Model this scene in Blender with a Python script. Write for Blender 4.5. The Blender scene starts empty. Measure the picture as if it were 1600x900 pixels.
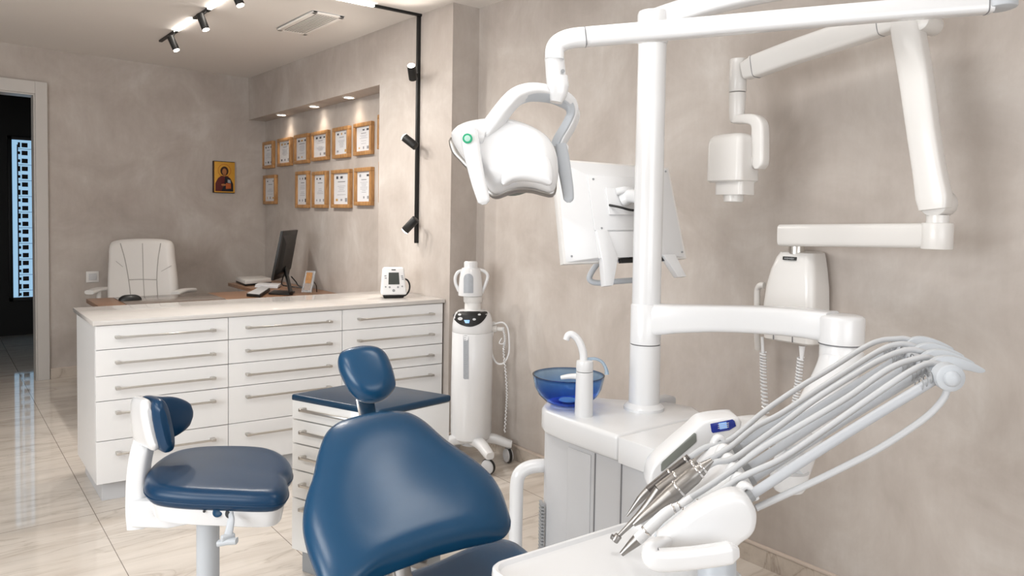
import bpy, bmesh, math, random
from mathutils import Vector as V, Matrix, Quaternion
random.seed(7)
sc = bpy.context.scene
COL = sc.collection
PI = math.pi
# ------------------------------------------------------------------ camera
FPX, YAW, PITCH, ROLL, PPY, CAMH = 1164.0, .6646, .0419, .0165, 386.0, 1.40
cF = V((math.sin(YAW)*math.cos(PITCH), math.cos(YAW)*math.cos(PITCH), -math.sin(PITCH)))
_r = V((math.cos(YAW), -math.sin(YAW), 0)); _u = _r.cross(cF)
cR = _r*math.cos(ROLL) + _u*math.sin(ROLL)
cU = -_r*math.sin(ROLL) + _u*math.cos(ROLL)
cC = V((0, 0, CAMH))
def ray(x, y): return cF + cR*((x-800)/FPX) - cU*((y-PPY)/FPX)
def dp(x, y, t): return cC + ray(x, y)*t
def _on(x, y, a, v):
    d = ray(x, y); return cC + d*((v-cC[a])/d[a])
def onx(x, y, v): return _on(x, y, 0, v)
def ony(x, y, v): return _on(x, y, 1, v)
def onz(x, y, v): return _on(x, y, 2, v)
def onp(x, y, p0, n):
    d = ray(x, y); return cC + d*((p0-cC).dot(n)/d.dot(n))
cam = bpy.data.cameras.new('camera'); cam.sensor_width = 36; cam.sensor_fit = 'HORIZONTAL'
cam.lens = FPX/1600*36; cam.shift_y = -(450-PPY)/1600; cam.clip_start = .02
co = bpy.data.objects.new('camera', cam); COL.objects.link(co)
co.matrix_world = Matrix(((cR.x, cU.x, -cF.x, 0), (cR.y, cU.y, -cF.y, 0), (cR.z, cU.z, -cF.z, CAMH), (0, 0, 0, 1)))
sc.camera = co

# ------------------------------------------------------------------ materials
def lin(r, g, b):
    f = lambda c: (c/255/12.92 if c/255 <= .04045 else ((c/255+.055)/1.055)**2.4)
    return (f(r), f(g), f(b), 1)
def M(name, col, rough=.4, metal=0, coat=0, bump=0, bscale=200, emit=None, es=1, trans=0, ior=1.45, vary=0, vscale=8, spec=.5):
    m = bpy.data.materials.new(name); m.use_nodes = True
    nt = m.node_tree; b = nt.nodes['Principled BSDF']
    b.inputs['Base Color'].default_value = col if len(col) == 4 else (*col, 1)
    b.inputs['Roughness'].default_value = rough; b.inputs['Metallic'].default_value = metal
    b.inputs['Coat Weight'].default_value = coat; b.inputs['Coat Roughness'].default_value = .08
    b.inputs['Transmission Weight'].default_value = trans; b.inputs['IOR'].default_value = ior
    b.inputs['Specular IOR Level'].default_value = spec
    if emit: b.inputs['Emission Color'].default_value = (*emit[:3], 1); b.inputs['Emission Strength'].default_value = es
    if bump or vary:
        tc = nt.nodes.new('ShaderNodeTexCoord')
    if bump:
        n = nt.nodes.new('ShaderNodeTexNoise'); n.inputs['Scale'].default_value = bscale; n.inputs['Detail'].default_value = 3
        nt.links.new(tc.outputs['Object'], n.inputs['Vector'])
        bp = nt.nodes.new('ShaderNodeBump'); bp.inputs['Strength'].default_value = bump; bp.inputs['Distance'].default_value = .002
        nt.links.new(n.outputs['Fac'], bp.inputs['Height']); nt.links.new(bp.outputs['Normal'], b.inputs['Normal'])
    if vary:
        n2 = nt.nodes.new('ShaderNodeTexNoise'); n2.inputs['Scale'].default_value = vscale; n2.inputs['Detail'].default_value = 4
        nt.links.new(tc.outputs['Object'], n2.inputs['Vector'])
        mx = nt.nodes.new('ShaderNodeMix'); mx.data_type = 'RGBA'
        mx.inputs[6].default_value = tuple(c*(1-vary) for c in col[:3])+(1,); mx.inputs[7].default_value = tuple(min(1, c*(1+vary)) for c in col[:3])+(1,)
        nt.links.new(n2.outputs['Fac'], mx.inputs[0]); nt.links.new(mx.outputs[2], b.inputs['Base Color'])
    return m
def ramp(nt, pts):
    r = nt.nodes.new('ShaderNodeValToRGB'); e = r.color_ramp.elements
    while len(e) > 1: e.remove(e[0])
    e[0].position, e[0].color = pts[0]
    for p, c in pts[1:]:
        k = e.new(p); k.color = c
    return r
def wall_mat():
    m = bpy.data.materials.new('limewash_plaster'); m.use_nodes = True; nt = m.node_tree; b = nt.nodes['Principled BSDF']
    g = nt.nodes.new('ShaderNodeNewGeometry')
    n = nt.nodes.new('ShaderNodeTexNoise'); n.inputs['Scale'].default_value = 2.3; n.inputs['Detail'].default_value = 8; n.inputs['Roughness'].default_value = .62; n.inputs['Distortion'].default_value = .5
    nt.links.new(g.outputs['Position'], n.inputs['Vector'])
    mp = nt.nodes.new('ShaderNodeMapping'); mp.inputs['Scale'].default_value = (5, 5, 1.3)
    nt.links.new(g.outputs['Position'], mp.inputs['Vector'])
    n2 = nt.nodes.new('ShaderNodeTexNoise'); n2.inputs['Scale'].default_value = 4; n2.inputs['Detail'].default_value = 6; n2.inputs['Roughness'].default_value = .7
    nt.links.new(mp.outputs['Vector'], n2.inputs['Vector'])
    ad = nt.nodes.new('ShaderNodeMath'); ad.operation = 'MULTIPLY_ADD'; ad.inputs[1].default_value = .22
    nt.links.new(n2.outputs['Fac'], ad.inputs[0]); nt.links.new(n.outputs['Fac'], ad.inputs[2])
    r = ramp(nt, [(.38, (.400, .352, .316, 1)), (.54, (.455, .405, .368, 1)), (.68, (.51, .463, .425, 1)), (.82, (.58, .54, .505, 1))])
    nt.links.new(ad.outputs[0], r.inputs[0]); nt.links.new(r.outputs[0], b.inputs['Base Color'])
    b.inputs['Roughness'].default_value = .62
    bp = nt.nodes.new('ShaderNodeBump'); bp.inputs['Strength'].default_value = .12; bp.inputs['Distance'].default_value = .004
    nt.links.new(n2.outputs['Fac'], bp.inputs['Height']); nt.links.new(bp.outputs['Normal'], b.inputs['Normal'])
    return m
def marble_mat(name, light, dark, vein, rough, tiles=True):
    m = bpy.data.materials.new(name); m.use_nodes = True; nt = m.node_tree; b = nt.nodes['Principled BSDF']
    g = nt.nodes.new('ShaderNodeNewGeometry')
    mp = nt.nodes.new('ShaderNodeMapping'); mp.inputs['Rotation'].default_value = (0, 0, math.radians(24)); mp.inputs['Scale'].default_value = (.9, 5.5, 3)
    nt.links.new(g.outputs['Position'], mp.inputs['Vector'])
    n = nt.nodes.new('ShaderNodeTexNoise'); n.inputs['Scale'].default_value = 1.6; n.inputs['Detail'].default_value = 8; n.inputs['Roughness'].default_value = .6; n.inputs['Distortion'].default_value = .8
    nt.links.new(mp.outputs['Vector'], n.inputs['Vector'])
    r = ramp(nt, [(.30, dark), (.48, light), (.62, tuple(min(1, c*1.08) for c in light[:3])+(1,)), (.8, dark)])
    nt.links.new(n.outputs['Fac'], r.inputs[0])
    n2 = nt.nodes.new('ShaderNodeTexNoise'); n2.inputs['Scale'].default_value = 1.1; n2.inputs['Detail'].default_value = 6; n2.inputs['Distortion'].default_value = 1.4
    nt.links.new(mp.outputs['Vector'], n2.inputs['Vector'])
    s = nt.nodes.new('ShaderNodeMath'); s.operation = 'SUBTRACT'; s.inputs[1].default_value = .5; nt.links.new(n2.outputs['Fac'], s.inputs[0])
    a = nt.nodes.new('ShaderNodeMath'); a.operation = 'ABSOLUTE'; nt.links.new(s.outputs[0], a.inputs[0])
    rv = ramp(nt, [(0, (.55, .55, .55, 1)), (.010, (.2, .2, .2, 1)), (.035, (0, 0, 0, 1))]); nt.links.new(a.outputs[0], rv.inputs[0])
    mx = nt.nodes.new('ShaderNodeMix'); mx.data_type = 'RGBA'; mx.inputs[7].default_value = vein
    nt.links.new(rv.outputs[0], mx.inputs[0]); nt.links.new(r.outputs[0], mx.inputs[6])
    out = mx.outputs[2]
    if tiles:
        sep = nt.nodes.new('ShaderNodeSeparateXYZ'); nt.links.new(g.outputs['Position'], sep.inputs[0])
        ws = []
        for ax, off, size in (('X', .585, .6), ('Y', .22, 1.2)):
            q = nt.nodes.new('ShaderNodeMath'); q.operation = 'SUBTRACT'; q.inputs[1].default_value = off; nt.links.new(sep.outputs[ax], q.inputs[0])
            p = nt.nodes.new('ShaderNodeMath'); p.operation = 'PINGPONG'; p.inputs[1].default_value = size/2; nt.links.new(q.outputs[0], p.inputs[0])
            l = nt.nodes.new('ShaderNodeMath'); l.operation = 'LESS_THAN'; l.inputs[1].default_value = .0016; nt.links.new(p.outputs[0], l.inputs[0]); ws.append(l)
        mm = nt.nodes.new('ShaderNodeMath'); mm.operation = 'MAXIMUM'; nt.links.new(ws[0].outputs[0], mm.inputs[0]); nt.links.new(ws[1].outputs[0], mm.inputs[1])
        m3 = nt.nodes.new('ShaderNodeMix'); m3.data_type = 'RGBA'; m3.inputs[7].default_value = (.22, .185, .155, 1)
        nt.links.new(mm.outputs[0], m3.inputs[0]); nt.links.new(out, m3.inputs[6]); out = m3.outputs[2]
    nt.links.new(out, b.inputs['Base Color'])
    b.inputs['Roughness'].default_value = rough
    b.inputs['Specular IOR Level'].default_value = .65
    return m
def wood_mat(name, c1, c2, scale=(2, 30, 30), rough=.4):
    m = bpy.data.materials.new(name); m.use_nodes = True; nt = m.node_tree; b = nt.nodes['Principled BSDF']
    g = nt.nodes.new('ShaderNodeNewGeometry'); mp = nt.nodes.new('ShaderNodeMapping'); mp.inputs['Scale'].default_value = scale
    nt.links.new(g.outputs['Position'], mp.inputs['Vector'])
    n = nt.nodes.new('ShaderNodeTexNoise'); n.inputs['Scale'].default_value = 1.5; n.inputs['Detail'].default_value = 6; n.inputs['Distortion'].default_value = .6
    nt.links.new(mp.outputs['Vector'], n.inputs['Vector'])
    r = ramp(nt, [(.3, c1), (.7, c2)]); nt.links.new(n.outputs['Fac'], r.inputs[0]); nt.links.new(r.outputs[0], b.inputs['Base Color'])
    b.inputs['Roughness'].default_value = rough
    return m
wallM = wall_mat()
ceilM = M('ceiling_paint', (.78, .745, .71, 1), .7, bump=.05, bscale=60)
floorM = marble_mat('marble_floor', (.66, .605, .545, 1), (.575, .51, .445, 1), (.42, .36, .30, 1), .05)
baseM = marble_mat('marble_skirting', (.55, .485, .42, 1), (.45, .385, .325, 1), (.28, .22, .17, 1), .2, False)
baseTopM = M('skirting_lit_top', (.62, .53, .46, 1), .4, vary=.04)  # lighter skirting copy: light on its top face put into the colour
casingM = M('door_casing_paint', (.56, .535, .51, 1), .35, vary=.02)
W = M('white_enamel', (.74, .745, .755, 1), .25, coat=.4, vary=.015, vscale=3)
WX = M('warm_white_enamel', (.73, .715, .695, 1), .33, coat=.25, vary=.015, vscale=3)
WG = M('cool_grey_plastic', (.50, .53, .565, 1), .4, vary=.02)
GP = M('pale_grey_panel', (.55, .555, .57, 1), .4, vary=.02)
HOSE = M('hose_silicone', (.52, .53, .545, 1), .38, vary=.03)
ARMG = M('whip_arm_grey', (.46, .48, .51, 1), .38, vary=.03)
CABW = M('white_cabinet_laminate', (.80, .80, .80, 1), .3, coat=.15, vary=.012, vscale=5)
CABG = M('gloss_white_lacquer', (.80, .795, .78, 1), .12, coat=.5, vary=.012, vscale=5)
CTOP = M('counter_stone', (.60, .575, .55, 1), .10, vary=.05, vscale=14)
STEEL = M('brushed_steel', (.60, .575, .54, 1), .32, 1, bump=.05, bscale=300)
CHROME = M('chrome', (.72, .71, .70, 1), .13, 1, vary=.03)
INSTR = M('instrument_metal', (.33, .315, .30, 1), .36, 1, vary=.15, vscale=30)
INSTRD = M('dark_instrument_metal', (.16, .15, .145, 1), .32, 1, vary=.1, vscale=30)
BLUE = M('navy_blue_leather', (.005, .053, .126, 1), .27, bump=.06, bscale=450, vary=.05, vscale=20, spec=.5)
NAVY = M('dark_navy_leather', (.0045, .036, .090, 1), .32, bump=.06, bscale=450, vary=.05, vscale=20, spec=.36)
BTOP = M('blue_worktop', (.008, .040, .085, 1), .30, vary=.06, vscale=12)
BLACK = M('black_plastic', (.012, .012, .012, 1), .4, vary=.1)
BLACKM = M('black_powder_coat', (.008, .008, .008, 1), .5, vary=.1)
SEAMM = M('dark_seam', (.20, .20, .21, 1), .6, vary=.05)
CHARC = M('charcoal_rubber', (.04, .042, .045, 1), .6, vary=.1)  # charcoal colour of small plates, buttons and sockets
LEAW = M('cream_white_leather', (.74, .71, .68, 1), .42, bump=.08, bscale=300, vary=.02)
SEAMW = M('cream_seam', (.40, .375, .35, 1), .7, vary=.05)
OAK = wood_mat('honey_oak', lin(150, 106, 62), lin(196, 150, 98), (30, 30, 6), .4)
DESKW = wood_mat('walnut_laminate', lin(118, 86, 64), lin(160, 120, 92), (4, 40, 40), .32)
PAPER = M('certificate_paper', (.74, .745, .77, 1), .5, vary=.03)
INK = M('grey_ink', (.30, .30, .32, 1), .6, vary=.1)
INKD = M('dark_ink', (.07, .07, .08, 1), .6, vary=.1)
INKO = M('gold_ink', (.55, .34, .12, 1), .5, vary=.1)
GOLD = M('gold_leaf', lin(214, 160, 62), .35, .2, vary=.12, vscale=25)
ROBE = M('dark_red_paint', lin(86, 22, 20), .5, vary=.2, vscale=30)
CLOAK = M('blue_black_paint', lin(18, 18, 26), .5, vary=.2, vscale=30)
SKIN = M('ochre_paint', lin(170, 112, 66), .5, vary=.1)
HAIR = M('brown_paint', lin(52, 28, 16), .5, vary=.1)
BOOKC = M('terracotta_paint', lin(176, 88, 40), .5, vary=.1)
GREEN = M('green_button', lin(40, 165, 120), .35, vary=.03)
GREENL = M('pale_green_button', lin(176, 214, 200), .35, vary=.03)
LCD = M('lcd_grey', lin(62, 66, 62), .2, vary=.03)
PSCR = M('panel_screen', lin(120, 124, 118), .15, coat=.3, vary=.08)
BSCR = M('blue_screen', lin(22, 34, 110), .2, emit=(.01, .02, .12), es=.6)
BSCRL = M('blue_screen_lit', lin(110, 160, 220), .2, emit=(.25, .45, .85), es=.5)
def glass_mat():
    m = M('blue_glass', (.10, .36, .75, 1), .02, trans=1, ior=1.2); nt = m.node_tree; b = nt.nodes['Principled BSDF']
    tc = nt.nodes.new('ShaderNodeTexCoord'); s = nt.nodes.new('ShaderNodeSeparateXYZ'); nt.links.new(tc.outputs['Generated'], s.inputs[0])
    r = ramp(nt, [(0, (.05, .17, .78, 1)), (.4, (.15, .38, .88, 1)), (.9, (.42, .64, .92, 1)), (1, (.08, .16, .36, 1))]); nt.links.new(s.outputs[2], r.inputs[0]); nt.links.new(r.outputs[0], b.inputs['Base Color'])
    return m
BGLASS = glass_mat()
CLEAR = M('clear_tube', (.55, .68, .80, 1), .08, trans=.6, ior=1.2)
ACRYL = M('clear_acrylic', (.8, .83, .86, 1), .05, trans=.8, ior=1.2, vary=.02)
DGLASS = M('dark_desk_pad', (.19, .16, .14, 1), .12, vary=.03)
LAMPE = M('lamp_glow', (1, .95, .88, 1), .4, emit=(1, .90, .78), es=14)
LINE = M('linear_light_glow', (1, .95, .9, 1), .4, emit=(1, .93, .85), es=24)
DARKW = M('near_black_corridor', (.012, .012, .013, 1), .6, vary=.1)  # near-black colour for the corridor walls and ceiling
LATT = M('daylight_glass', (.4, .6, .8, 1), .3, emit=(.33, .56, .78), es=.85)
LATD = M('dark_lattice_block', (.006, .007, .009, 1), .5, vary=.1)
SAND = M('sand_photo', lin(150, 110, 70), .4, vary=.5, vscale=60)
GREY = M('mid_grey_plastic', (.30, .31, .32, 1), .4, vary=.05)
RULER = M('ruler_grey', (.36, .38, .41, 1), .4, vary=.1, vscale=60)

# ------------------------------------------------------------------ mesh helpers
class MB:
    def __init__(s): s.v = []; s.f = []; s.m = []
    def add(s, vs, fs, mi=0):
        o = len(s.v); s.v += [V(p) for p in vs]; s.f += [tuple(i+o for i in f) for f in fs]; s.m += [mi]*len(fs); return s
    def bm(s, b, mi=0, mat=None):
        b.verts.index_update()
        s.add([(mat @ v.co if mat else v.co.copy()) for v in b.verts], [[v.index for v in f.verts] for f in b.faces], mi); b.free(); return s
    def rbox(s, c, size, r=.004, seg=2, rot=None, mi=0):
        b = bmesh.new(); bmesh.ops.create_cube(b, size=1)
        for v in b.verts: v.co = V((v.co.x*size[0], v.co.y*size[1], v.co.z*size[2]))
        r = min(r, min(size)*.49)
        if r > 0: bmesh.ops.bevel(b, geom=list(b.edges), offset=r, segments=seg, profile=.5, affect='EDGES')
        m = Matrix.Translation(V(c)) @ (rot.to_4x4() if rot is not None else Matrix.Identity(4))
        return s.bm(b, mi, m)
    def box8(s, p, r=0, seg=2, mi=0):      # 4 bottom + 4 top corners
        b = bmesh.new(); vs = [b.verts.new(q) for q in p]
        for f in ((3, 2, 1, 0), (4, 5, 6, 7), (0, 1, 5, 4), (1, 2, 6, 5), (2, 3, 7, 6), (3, 0, 4, 7)): b.faces.new([vs[i] for i in f])
        bmesh.ops.recalc_face_normals(b, faces=list(b.faces))
        if r > 0: bmesh.ops.bevel(b, geom=list(b.edges), offset=r, segments=seg, profile=.5, affect='EDGES')
        return s.bm(b, mi)
    def prism(s, pts, ext, r=0, seg=2, mi=0):
        b = bmesh.new(); ext = V(ext)
        a = [b.verts.new(p) for p in pts]; c = [b.verts.new(V(p)+ext) for p in pts]; n = len(pts)
        b.faces.new(a); b.faces.new(c[::-1])
        for i in range(n): b.faces.new((a[i], c[i], c[(i+1) % n], a[(i+1) % n]))
        bmesh.ops.recalc_face_normals(b, faces=list(b.faces))
        if r > 0:
            ed = [e for e in b.edges if len(e.link_faces) == 2 and e.calc_face_angle(0) > .6]
            bmesh.ops.bevel(b, geom=ed, offset=r, segments=seg, profile=.5, affect='EDGES', clamp_overlap=True)
        return s.bm(b, mi)
    def loft(s, rings, caps=True, mi=0):
        n = len(rings[0]); vs = [p for r in rings for p in r]; fs = []
        for k in range(len(rings)-1):
            for i in range(n):
                j = (i+1) % n; fs.append((k*n+i, k*n+j, (k+1)*n+j, (k+1)*n+i))
        if caps: fs.append(tuple(range(n))[::-1]); fs.append(tuple((len(rings)-1)*n+i for i in range(n)))
        return s.add(vs, fs, mi)
    def tube(s, pts, r, seg=12, sub=6, smooth=True, caps=True, mi=0):
        return s.sweep(pts, lambda u: circ(r(u) if callable(r) else (lerpl(r, u) if isinstance(r, (list, tuple)) else r), seg), None, sub if smooth else 0, caps, mi)
    def sweep(s, pts, prof, up=None, sub=6, caps=True, mi=0):
        P = spline(pts, sub) if sub else [V(p) for p in pts]; n = len(P); T = []
        for i in range(n):
            t = P[min(i+1, n-1)]-P[max(i-1, 0)]; T.append(t.normalized() if t.length > 1e-9 else V((0, 0, 1)))
        rings = []; N = None
        for i in range(n):
            if up is not None:
                U = V(up) if not callable(up) else V(up(i/(n-1)))
                N = (U - T[i]*U.dot(T[i])).normalized()
            elif N is None:
                a = V((0, 0, 1)) if abs(T[0].z) < .9 else V((1, 0, 0)); N = (a-T[0]*a.dot(T[0])).normalized()
            else: N = (N-T[i]*N.dot(T[i])).normalized()
            B = T[i].cross(N); q = prof(i/(n-1))
            rings.append([P[i]+B*x+N*y for x, y in q])
        return s.loft(rings, caps, mi)
    def lathe(s, prof, o=(0, 0, 0), axis=(0, 0, 1), seg=32, mi=0, caps=True):
        o = V(o); q = V((0, 0, 1)).rotation_difference(V(axis).normalized())
        rings = [[o+q @ V((r*math.cos(2*PI*k/seg), r*math.sin(2*PI*k/seg), z)) for k in range(seg)] for r, z in prof]
        return s.loft(rings, caps, mi)
    def cyl(s, a, b, r, r2=None, seg=24, bev=0, mi=0):
        a, b = V(a), V(b); L = (b-a).length; r2 = r if r2 is None else r2
        if bev: pr = [(r-bev, 0), (r-bev*.3, bev*.3), (r, bev), (r2, L-bev), (r2-bev*.3, L-bev*.3), (r2-bev, L)]
        else: pr = [(r, 0), (r2, L)]
        return s.lathe(pr, a, b-a, seg, mi)
    def pad(s, out, n, f, b, rr=.25, dish=0, N=72, mi=0, pw=2.2, smooth=True, cen=None):
        """cushion: closed outline lofted to a domed front (f along n) and a back (b against n)"""
        n = V(n).normalized(); P = resample(spline_c(out, 8) if smooth else [V(p) for p in out], N)
        c = V(cen) if cen is not None else sum(P, V())/len(P)
        rings = []; S = [P]
        for q in range(26):
            Q = S[-1]
            for _ in range(N//12): Q = [(Q[i-1]+Q[i]*2+Q[(i+1) % N])/4 for i in range(N)]
            S.append(Q)
        def ring(sv, h, l=0): rings.append([c+(p-c)*sv+n*h for p in S[l]])
        K = 7
        for k in range(K+1):                       # back, centre -> rim
            a = PI/2*k/K; ring(max(.02, (1-rr)+rr*math.sin(a)) if k else .35, -b*math.cos(a)**(2/pw))
        for k in range(1, K+1):
            a = PI/2*(1-k/K); ring((1-rr)+rr*math.sin(a), f*math.cos(a)**(2/pw), int(k*k*.25) if rr > .28 else 0)
        for j, sv in enumerate((.85, .7, .5, .3, .12)): ring((1-rr)*sv, f-dish*(1-sv**2), min(25, 14+j*2) if rr > .28 else 0)
        return s.loft(rings, True, mi)
def circ(r, n=12): return [(r*math.cos(2*PI*k/n), r*math.sin(2*PI*k/n)) for k in range(n)]
def sq(w, h, n=24, e=4.0):
    o = []
    for k in range(n):
        a = 2*PI*k/n; c, s_ = math.cos(a), math.sin(a)
        o.append((w/2*math.copysign(abs(c)**(2/e), c), h/2*math.copysign(abs(s_)**(2/e), s_)))
    return o
def lerpl(l, u):
    x = u*(len(l)-1); i = min(int(x), len(l)-2); f = x-i; return l[i]*(1-f)+l[i+1]*f
def cr(p0, p1, p2, p3, t):
    return .5*((2*p1)+(-p0+p2)*t+(2*p0-5*p1+4*p2-p3)*t*t+(-p0+3*p1-3*p2+p3)*t**3)
def spline(p, sub):
    p = [V(q) for q in p]
    if len(p) == 2: return [p[0].lerp(p[1], k/max(1, sub)) for k in range(sub+1)]
    q = [p[0]*2-p[1]]+p+[p[-1]*2-p[-2]]; o = []
    for i in range(1, len(q)-2):
        for k in range(sub): o.append(cr(q[i-1], q[i], q[i+1], q[i+2], k/sub))
    o.append(p[-1]); return o
def spline_c(p, sub):
    p = [V(q) for q in p]; n = len(p); o = []
    for i in range(n):
        for k in range(sub): o.append(cr(p[i-1], p[i], p[(i+1) % n], p[(i+2) % n], k/sub))
    return o
def resample(p, N):
    n = len(p); L = [0]
    for i in range(n): L.append(L[-1]+(p[(i+1) % n]-p[i]).length)
    o = []; j = 0
    for k in range(N):
        d = L[-1]*k/N
        while L[j+1] < d: j += 1
        o.append(p[j].lerp(p[(j+1) % n], (d-L[j])/max(1e-9, L[j+1]-L[j])))
    return o
from mathutils.bvhtree import BVHTree
def bvh(mb): return BVHTree.FromPolygons([tuple(v) for v in mb.v], [tuple(f) for f in mb.f])
def hit(tree, x, y, off=0):
    d = ray(x, y).normalized(); h = tree.ray_cast(cC, d)
    return (h[0]-d*off, h[1]) if h[0] is not None else (None, None)
def decal(mb, tree, px, th=.0015, mi=0, K=7, fall=None):
    """thin raised plate that follows the surface it sits on"""
    px = [(p.x, p.y) for p in resample([V((x, y, 0)) for x, y in px], max(48, len(px)) if len(px) > 4 else 16)]
    n = len(px); cx = sum(p[0] for p in px)/n; cy = sum(p[1] for p in px)/n; rings = []
    for k in range(K+1):
        sc_ = 1-k/K if k < K else .04; r = []
        for x, y in px:
            q, nn = hit(tree, cx+(x-cx)*sc_, cy+(y-cy)*sc_, th)
            if q is None: q = dp(cx+(x-cx)*sc_, cy+(y-cy)*sc_, fall)
            r.append(q)
        rings.append(r)
    base = []
    for x, y in px:
        q, nn = hit(tree, x, y, -.002); base.append(q if q is not None else dp(x, y, fall+.002))
    mb.loft([base]+rings, True, mi)
ORG = {}
def obj(name, mb, mat, parent=None, label=None, cat=None, group=None, kind=None, sharp=40, loc=None):
    me = bpy.data.meshes.new(name)
    if parent is not None: o0 = ORG[parent.name]
    elif loc is not None: o0 = V(loc)
    else:
        xs = [v.x for v in mb.v]; ys = [v.y for v in mb.v]
        o0 = V(((min(xs)+max(xs))/2, (min(ys)+max(ys))/2, min(v.z for v in mb.v)))
    me.from_pydata([v-o0 for v in mb.v], [], mb.f); me.validate()
    mats = mat if isinstance(mat, (list, tuple)) else [mat]
    for m in mats: me.materials.append(m)
    if len(mats) > 1 and len(me.polygons) == len(mb.m):
        me.polygons.foreach_set('material_index', mb.m)
    b = bmesh.new(); b.from_mesh(me); bmesh.ops.recalc_face_normals(b, faces=list(b.faces)); b.to_mesh(me); b.free()
    me.polygons.foreach_set('use_smooth', [True]*len(me.polygons)); me.set_sharp_from_angle(angle=math.radians(sharp))
    o = bpy.data.objects.new(name, me); COL.objects.link(o)
    if parent is not None: o.parent = parent
    else: o.location = o0
    ORG[o.name] = o0
    tag(o, label, cat, group, kind); return o
def tag(o, label=None, cat=None, group=None, kind=None):
    if label: o['label'] = label
    if cat: o['category'] = cat
    if group: o['group'] = group
    if kind: o['kind'] = kind
def thing(name, loc, label, cat, group=None):
    o = bpy.data.objects.new(name, None); o.empty_display_size = .05; COL.objects.link(o); o.location = V(loc); ORG[o.name] = V(loc)
    tag(o, label, cat, group); return o
def struct(name, mb, mat, parent=None, **k):
    k.setdefault('sharp', 20); return obj(name, mb, mat, parent, kind=None if parent else 'structure', loc=None if parent else (0, 0, 0), **k)
def light(name, kind, loc, energy, color=(1, 1, 1), to=None, size=1, size_y=None, spot=None, blend=.5, rad=.03):
    l = bpy.data.lights.new(name, kind); l.energy = energy; l.color = color
    if kind == 'AREA':
        l.size = size
        if size_y: l.shape = 'RECTANGLE'; l.size_y = size_y
    else: l.shadow_soft_size = rad
    if kind == 'SPOT': l.spot_size = spot; l.spot_blend = blend
    o = bpy.data.objects.new(name, l); COL.objects.link(o); o.location = V(loc)
    if to is not None: o.rotation_euler = (V(to)-V(loc)).to_track_quat('-Z', 'Y').to_euler()
    return o

# ================================================================== the room
WP, NB, WR = 2.45, 2.62, 2.64            # pilaster / soffit face, niche back, right wall
PN, PF, SZ = 3.726, 4.63, 2.284          # pilaster near and far ends, soffit height
def ya(x): return 7.07+.1085*(x-.454)    # far wall line
def ceil_z(x, y): return 2.684+(x-2.45)*-.0003+(y-7.287)*.0096
b = MB(); b.box8([(-3.4, -3, -.1), (2.9, -3, -.1), (2.9, 11, -.1), (-3.4, 11, -.1), (-3.4, -3, 0), (2.9, -3, 0), (2.9, 11, 0), (-3.4, 11, 0)])
struct('floor', b, floorM)
b = MB(); c4 = [(-3.4, -2.4), (2.9, -2.4), (2.9, 7.6), (-3.4, 7.2)]
b.box8([(x, y, ceil_z(x, y)) for x, y in c4]+[(x, y, 2.95) for x, y in c4]); struct('ceiling', b, ceilM)
DX0, DX1, DZ = -.30, .681, 2.31
def wallpiece(b, x0, x1, z0, z1, th=.14):
    b.box8([(x0, ya(x0), z0), (x1, ya(x1), z0), (x1, ya(x1)+th, z0), (x0, ya(x0)+th, z0), (x0, ya(x0), z1), (x1, ya(x1), z1), (x1, ya(x1)+th, z1), (x0, ya(x0)+th, z1)])
b = MB(); wallpiece(b, -3.4, DX0-.02, 0, 2.8); wallpiece(b, DX0-.02, DX1+.02, DZ+.02, 2.8); wallpiece(b, DX1+.02, 2.8, 0, 2.8)
struct('wall_far', b, wallM)
b = MB()
b.box8([(WR, -3, 0), (2.9, -3, 0), (2.9, PN+.05, 0), (WR, PN+.05, 0), (WR, -3, 2.8), (2.9, -3, 2.8), (2.9, PN+.05, 2.8), (WR, PN+.05, 2.8)])
b.box8([(WP, PN, 0), (2.9, PN, 0), (2.9, PF, 0), (WP, PF, 0), (WP, PN, 2.8), (2.9, PN, 2.8), (2.9, PF, 2.8), (WP, PF, 2.8)])
b.box8([(WP, PF, SZ), (2.9, PF, SZ), (2.9, 7.5, SZ), (WP, 7.4, SZ), (WP, PF, 2.8), (2.9, PF, 2.8), (2.9, 7.5, 2.8), (WP, 7.4, 2.8)])
b.box8([(NB, PF-.01, 0), (2.9, PF-.01, 0), (2.9, 7.5, 0), (NB, 7.4, 0), (NB, PF-.01, SZ+.05), (2.9, PF-.01, SZ+.05), (2.9, 7.5, SZ+.05), (NB, 7.4, SZ+.05)])
struct('wall_right', b, wallM)
b = MB(); b.rbox((WR-.006, .36, .039), (.012, 6.72, .078), .001); b.rbox((WP+.09, PN-.006, .039), (.2, .012, .078), .001)
b.rbox((WR-.008, .36, .083), (.016, 6.72, .010), .002, mi=1); b.rbox((WP+.09, PN-.008, .083), (.2, .016, .010), .002, mi=1)
struct('baseboard_right', b, [baseM, baseTopM])
b = MB()
def farbox(b, x0, x1, z0, z1, d, mi=0, r=.002):
    b.box8([(x0, ya(x0)-d, z0), (x1, ya(x1)-d, z0), (x1, ya(x1)+.002, z0), (x0, ya(x0)+.002, z0), (x0, ya(x0)-d, z1), (x1, ya(x1)-d, z1), (x1, ya(x1)+.002, z1), (x0, ya(x0)+.002, z1)], r, 2, mi)
farbox(b, .77, 2.61, 0, .076, .012); farbox(b, .77, 2.61, .076, .084, .014, 1); farbox(b, -3, -.40, 0, .08, .012)
struct('baseboard_far', b, [baseM, baseTopM])
b = MB(); XL, YN = -2.7, -2.2; wy0, wy1, wz0, wz1 = -.4, 3.4, .85, 2.35; nx0, nx1, nz0, nz1 = -1.6, 1.5, .8, 2.35
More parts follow.
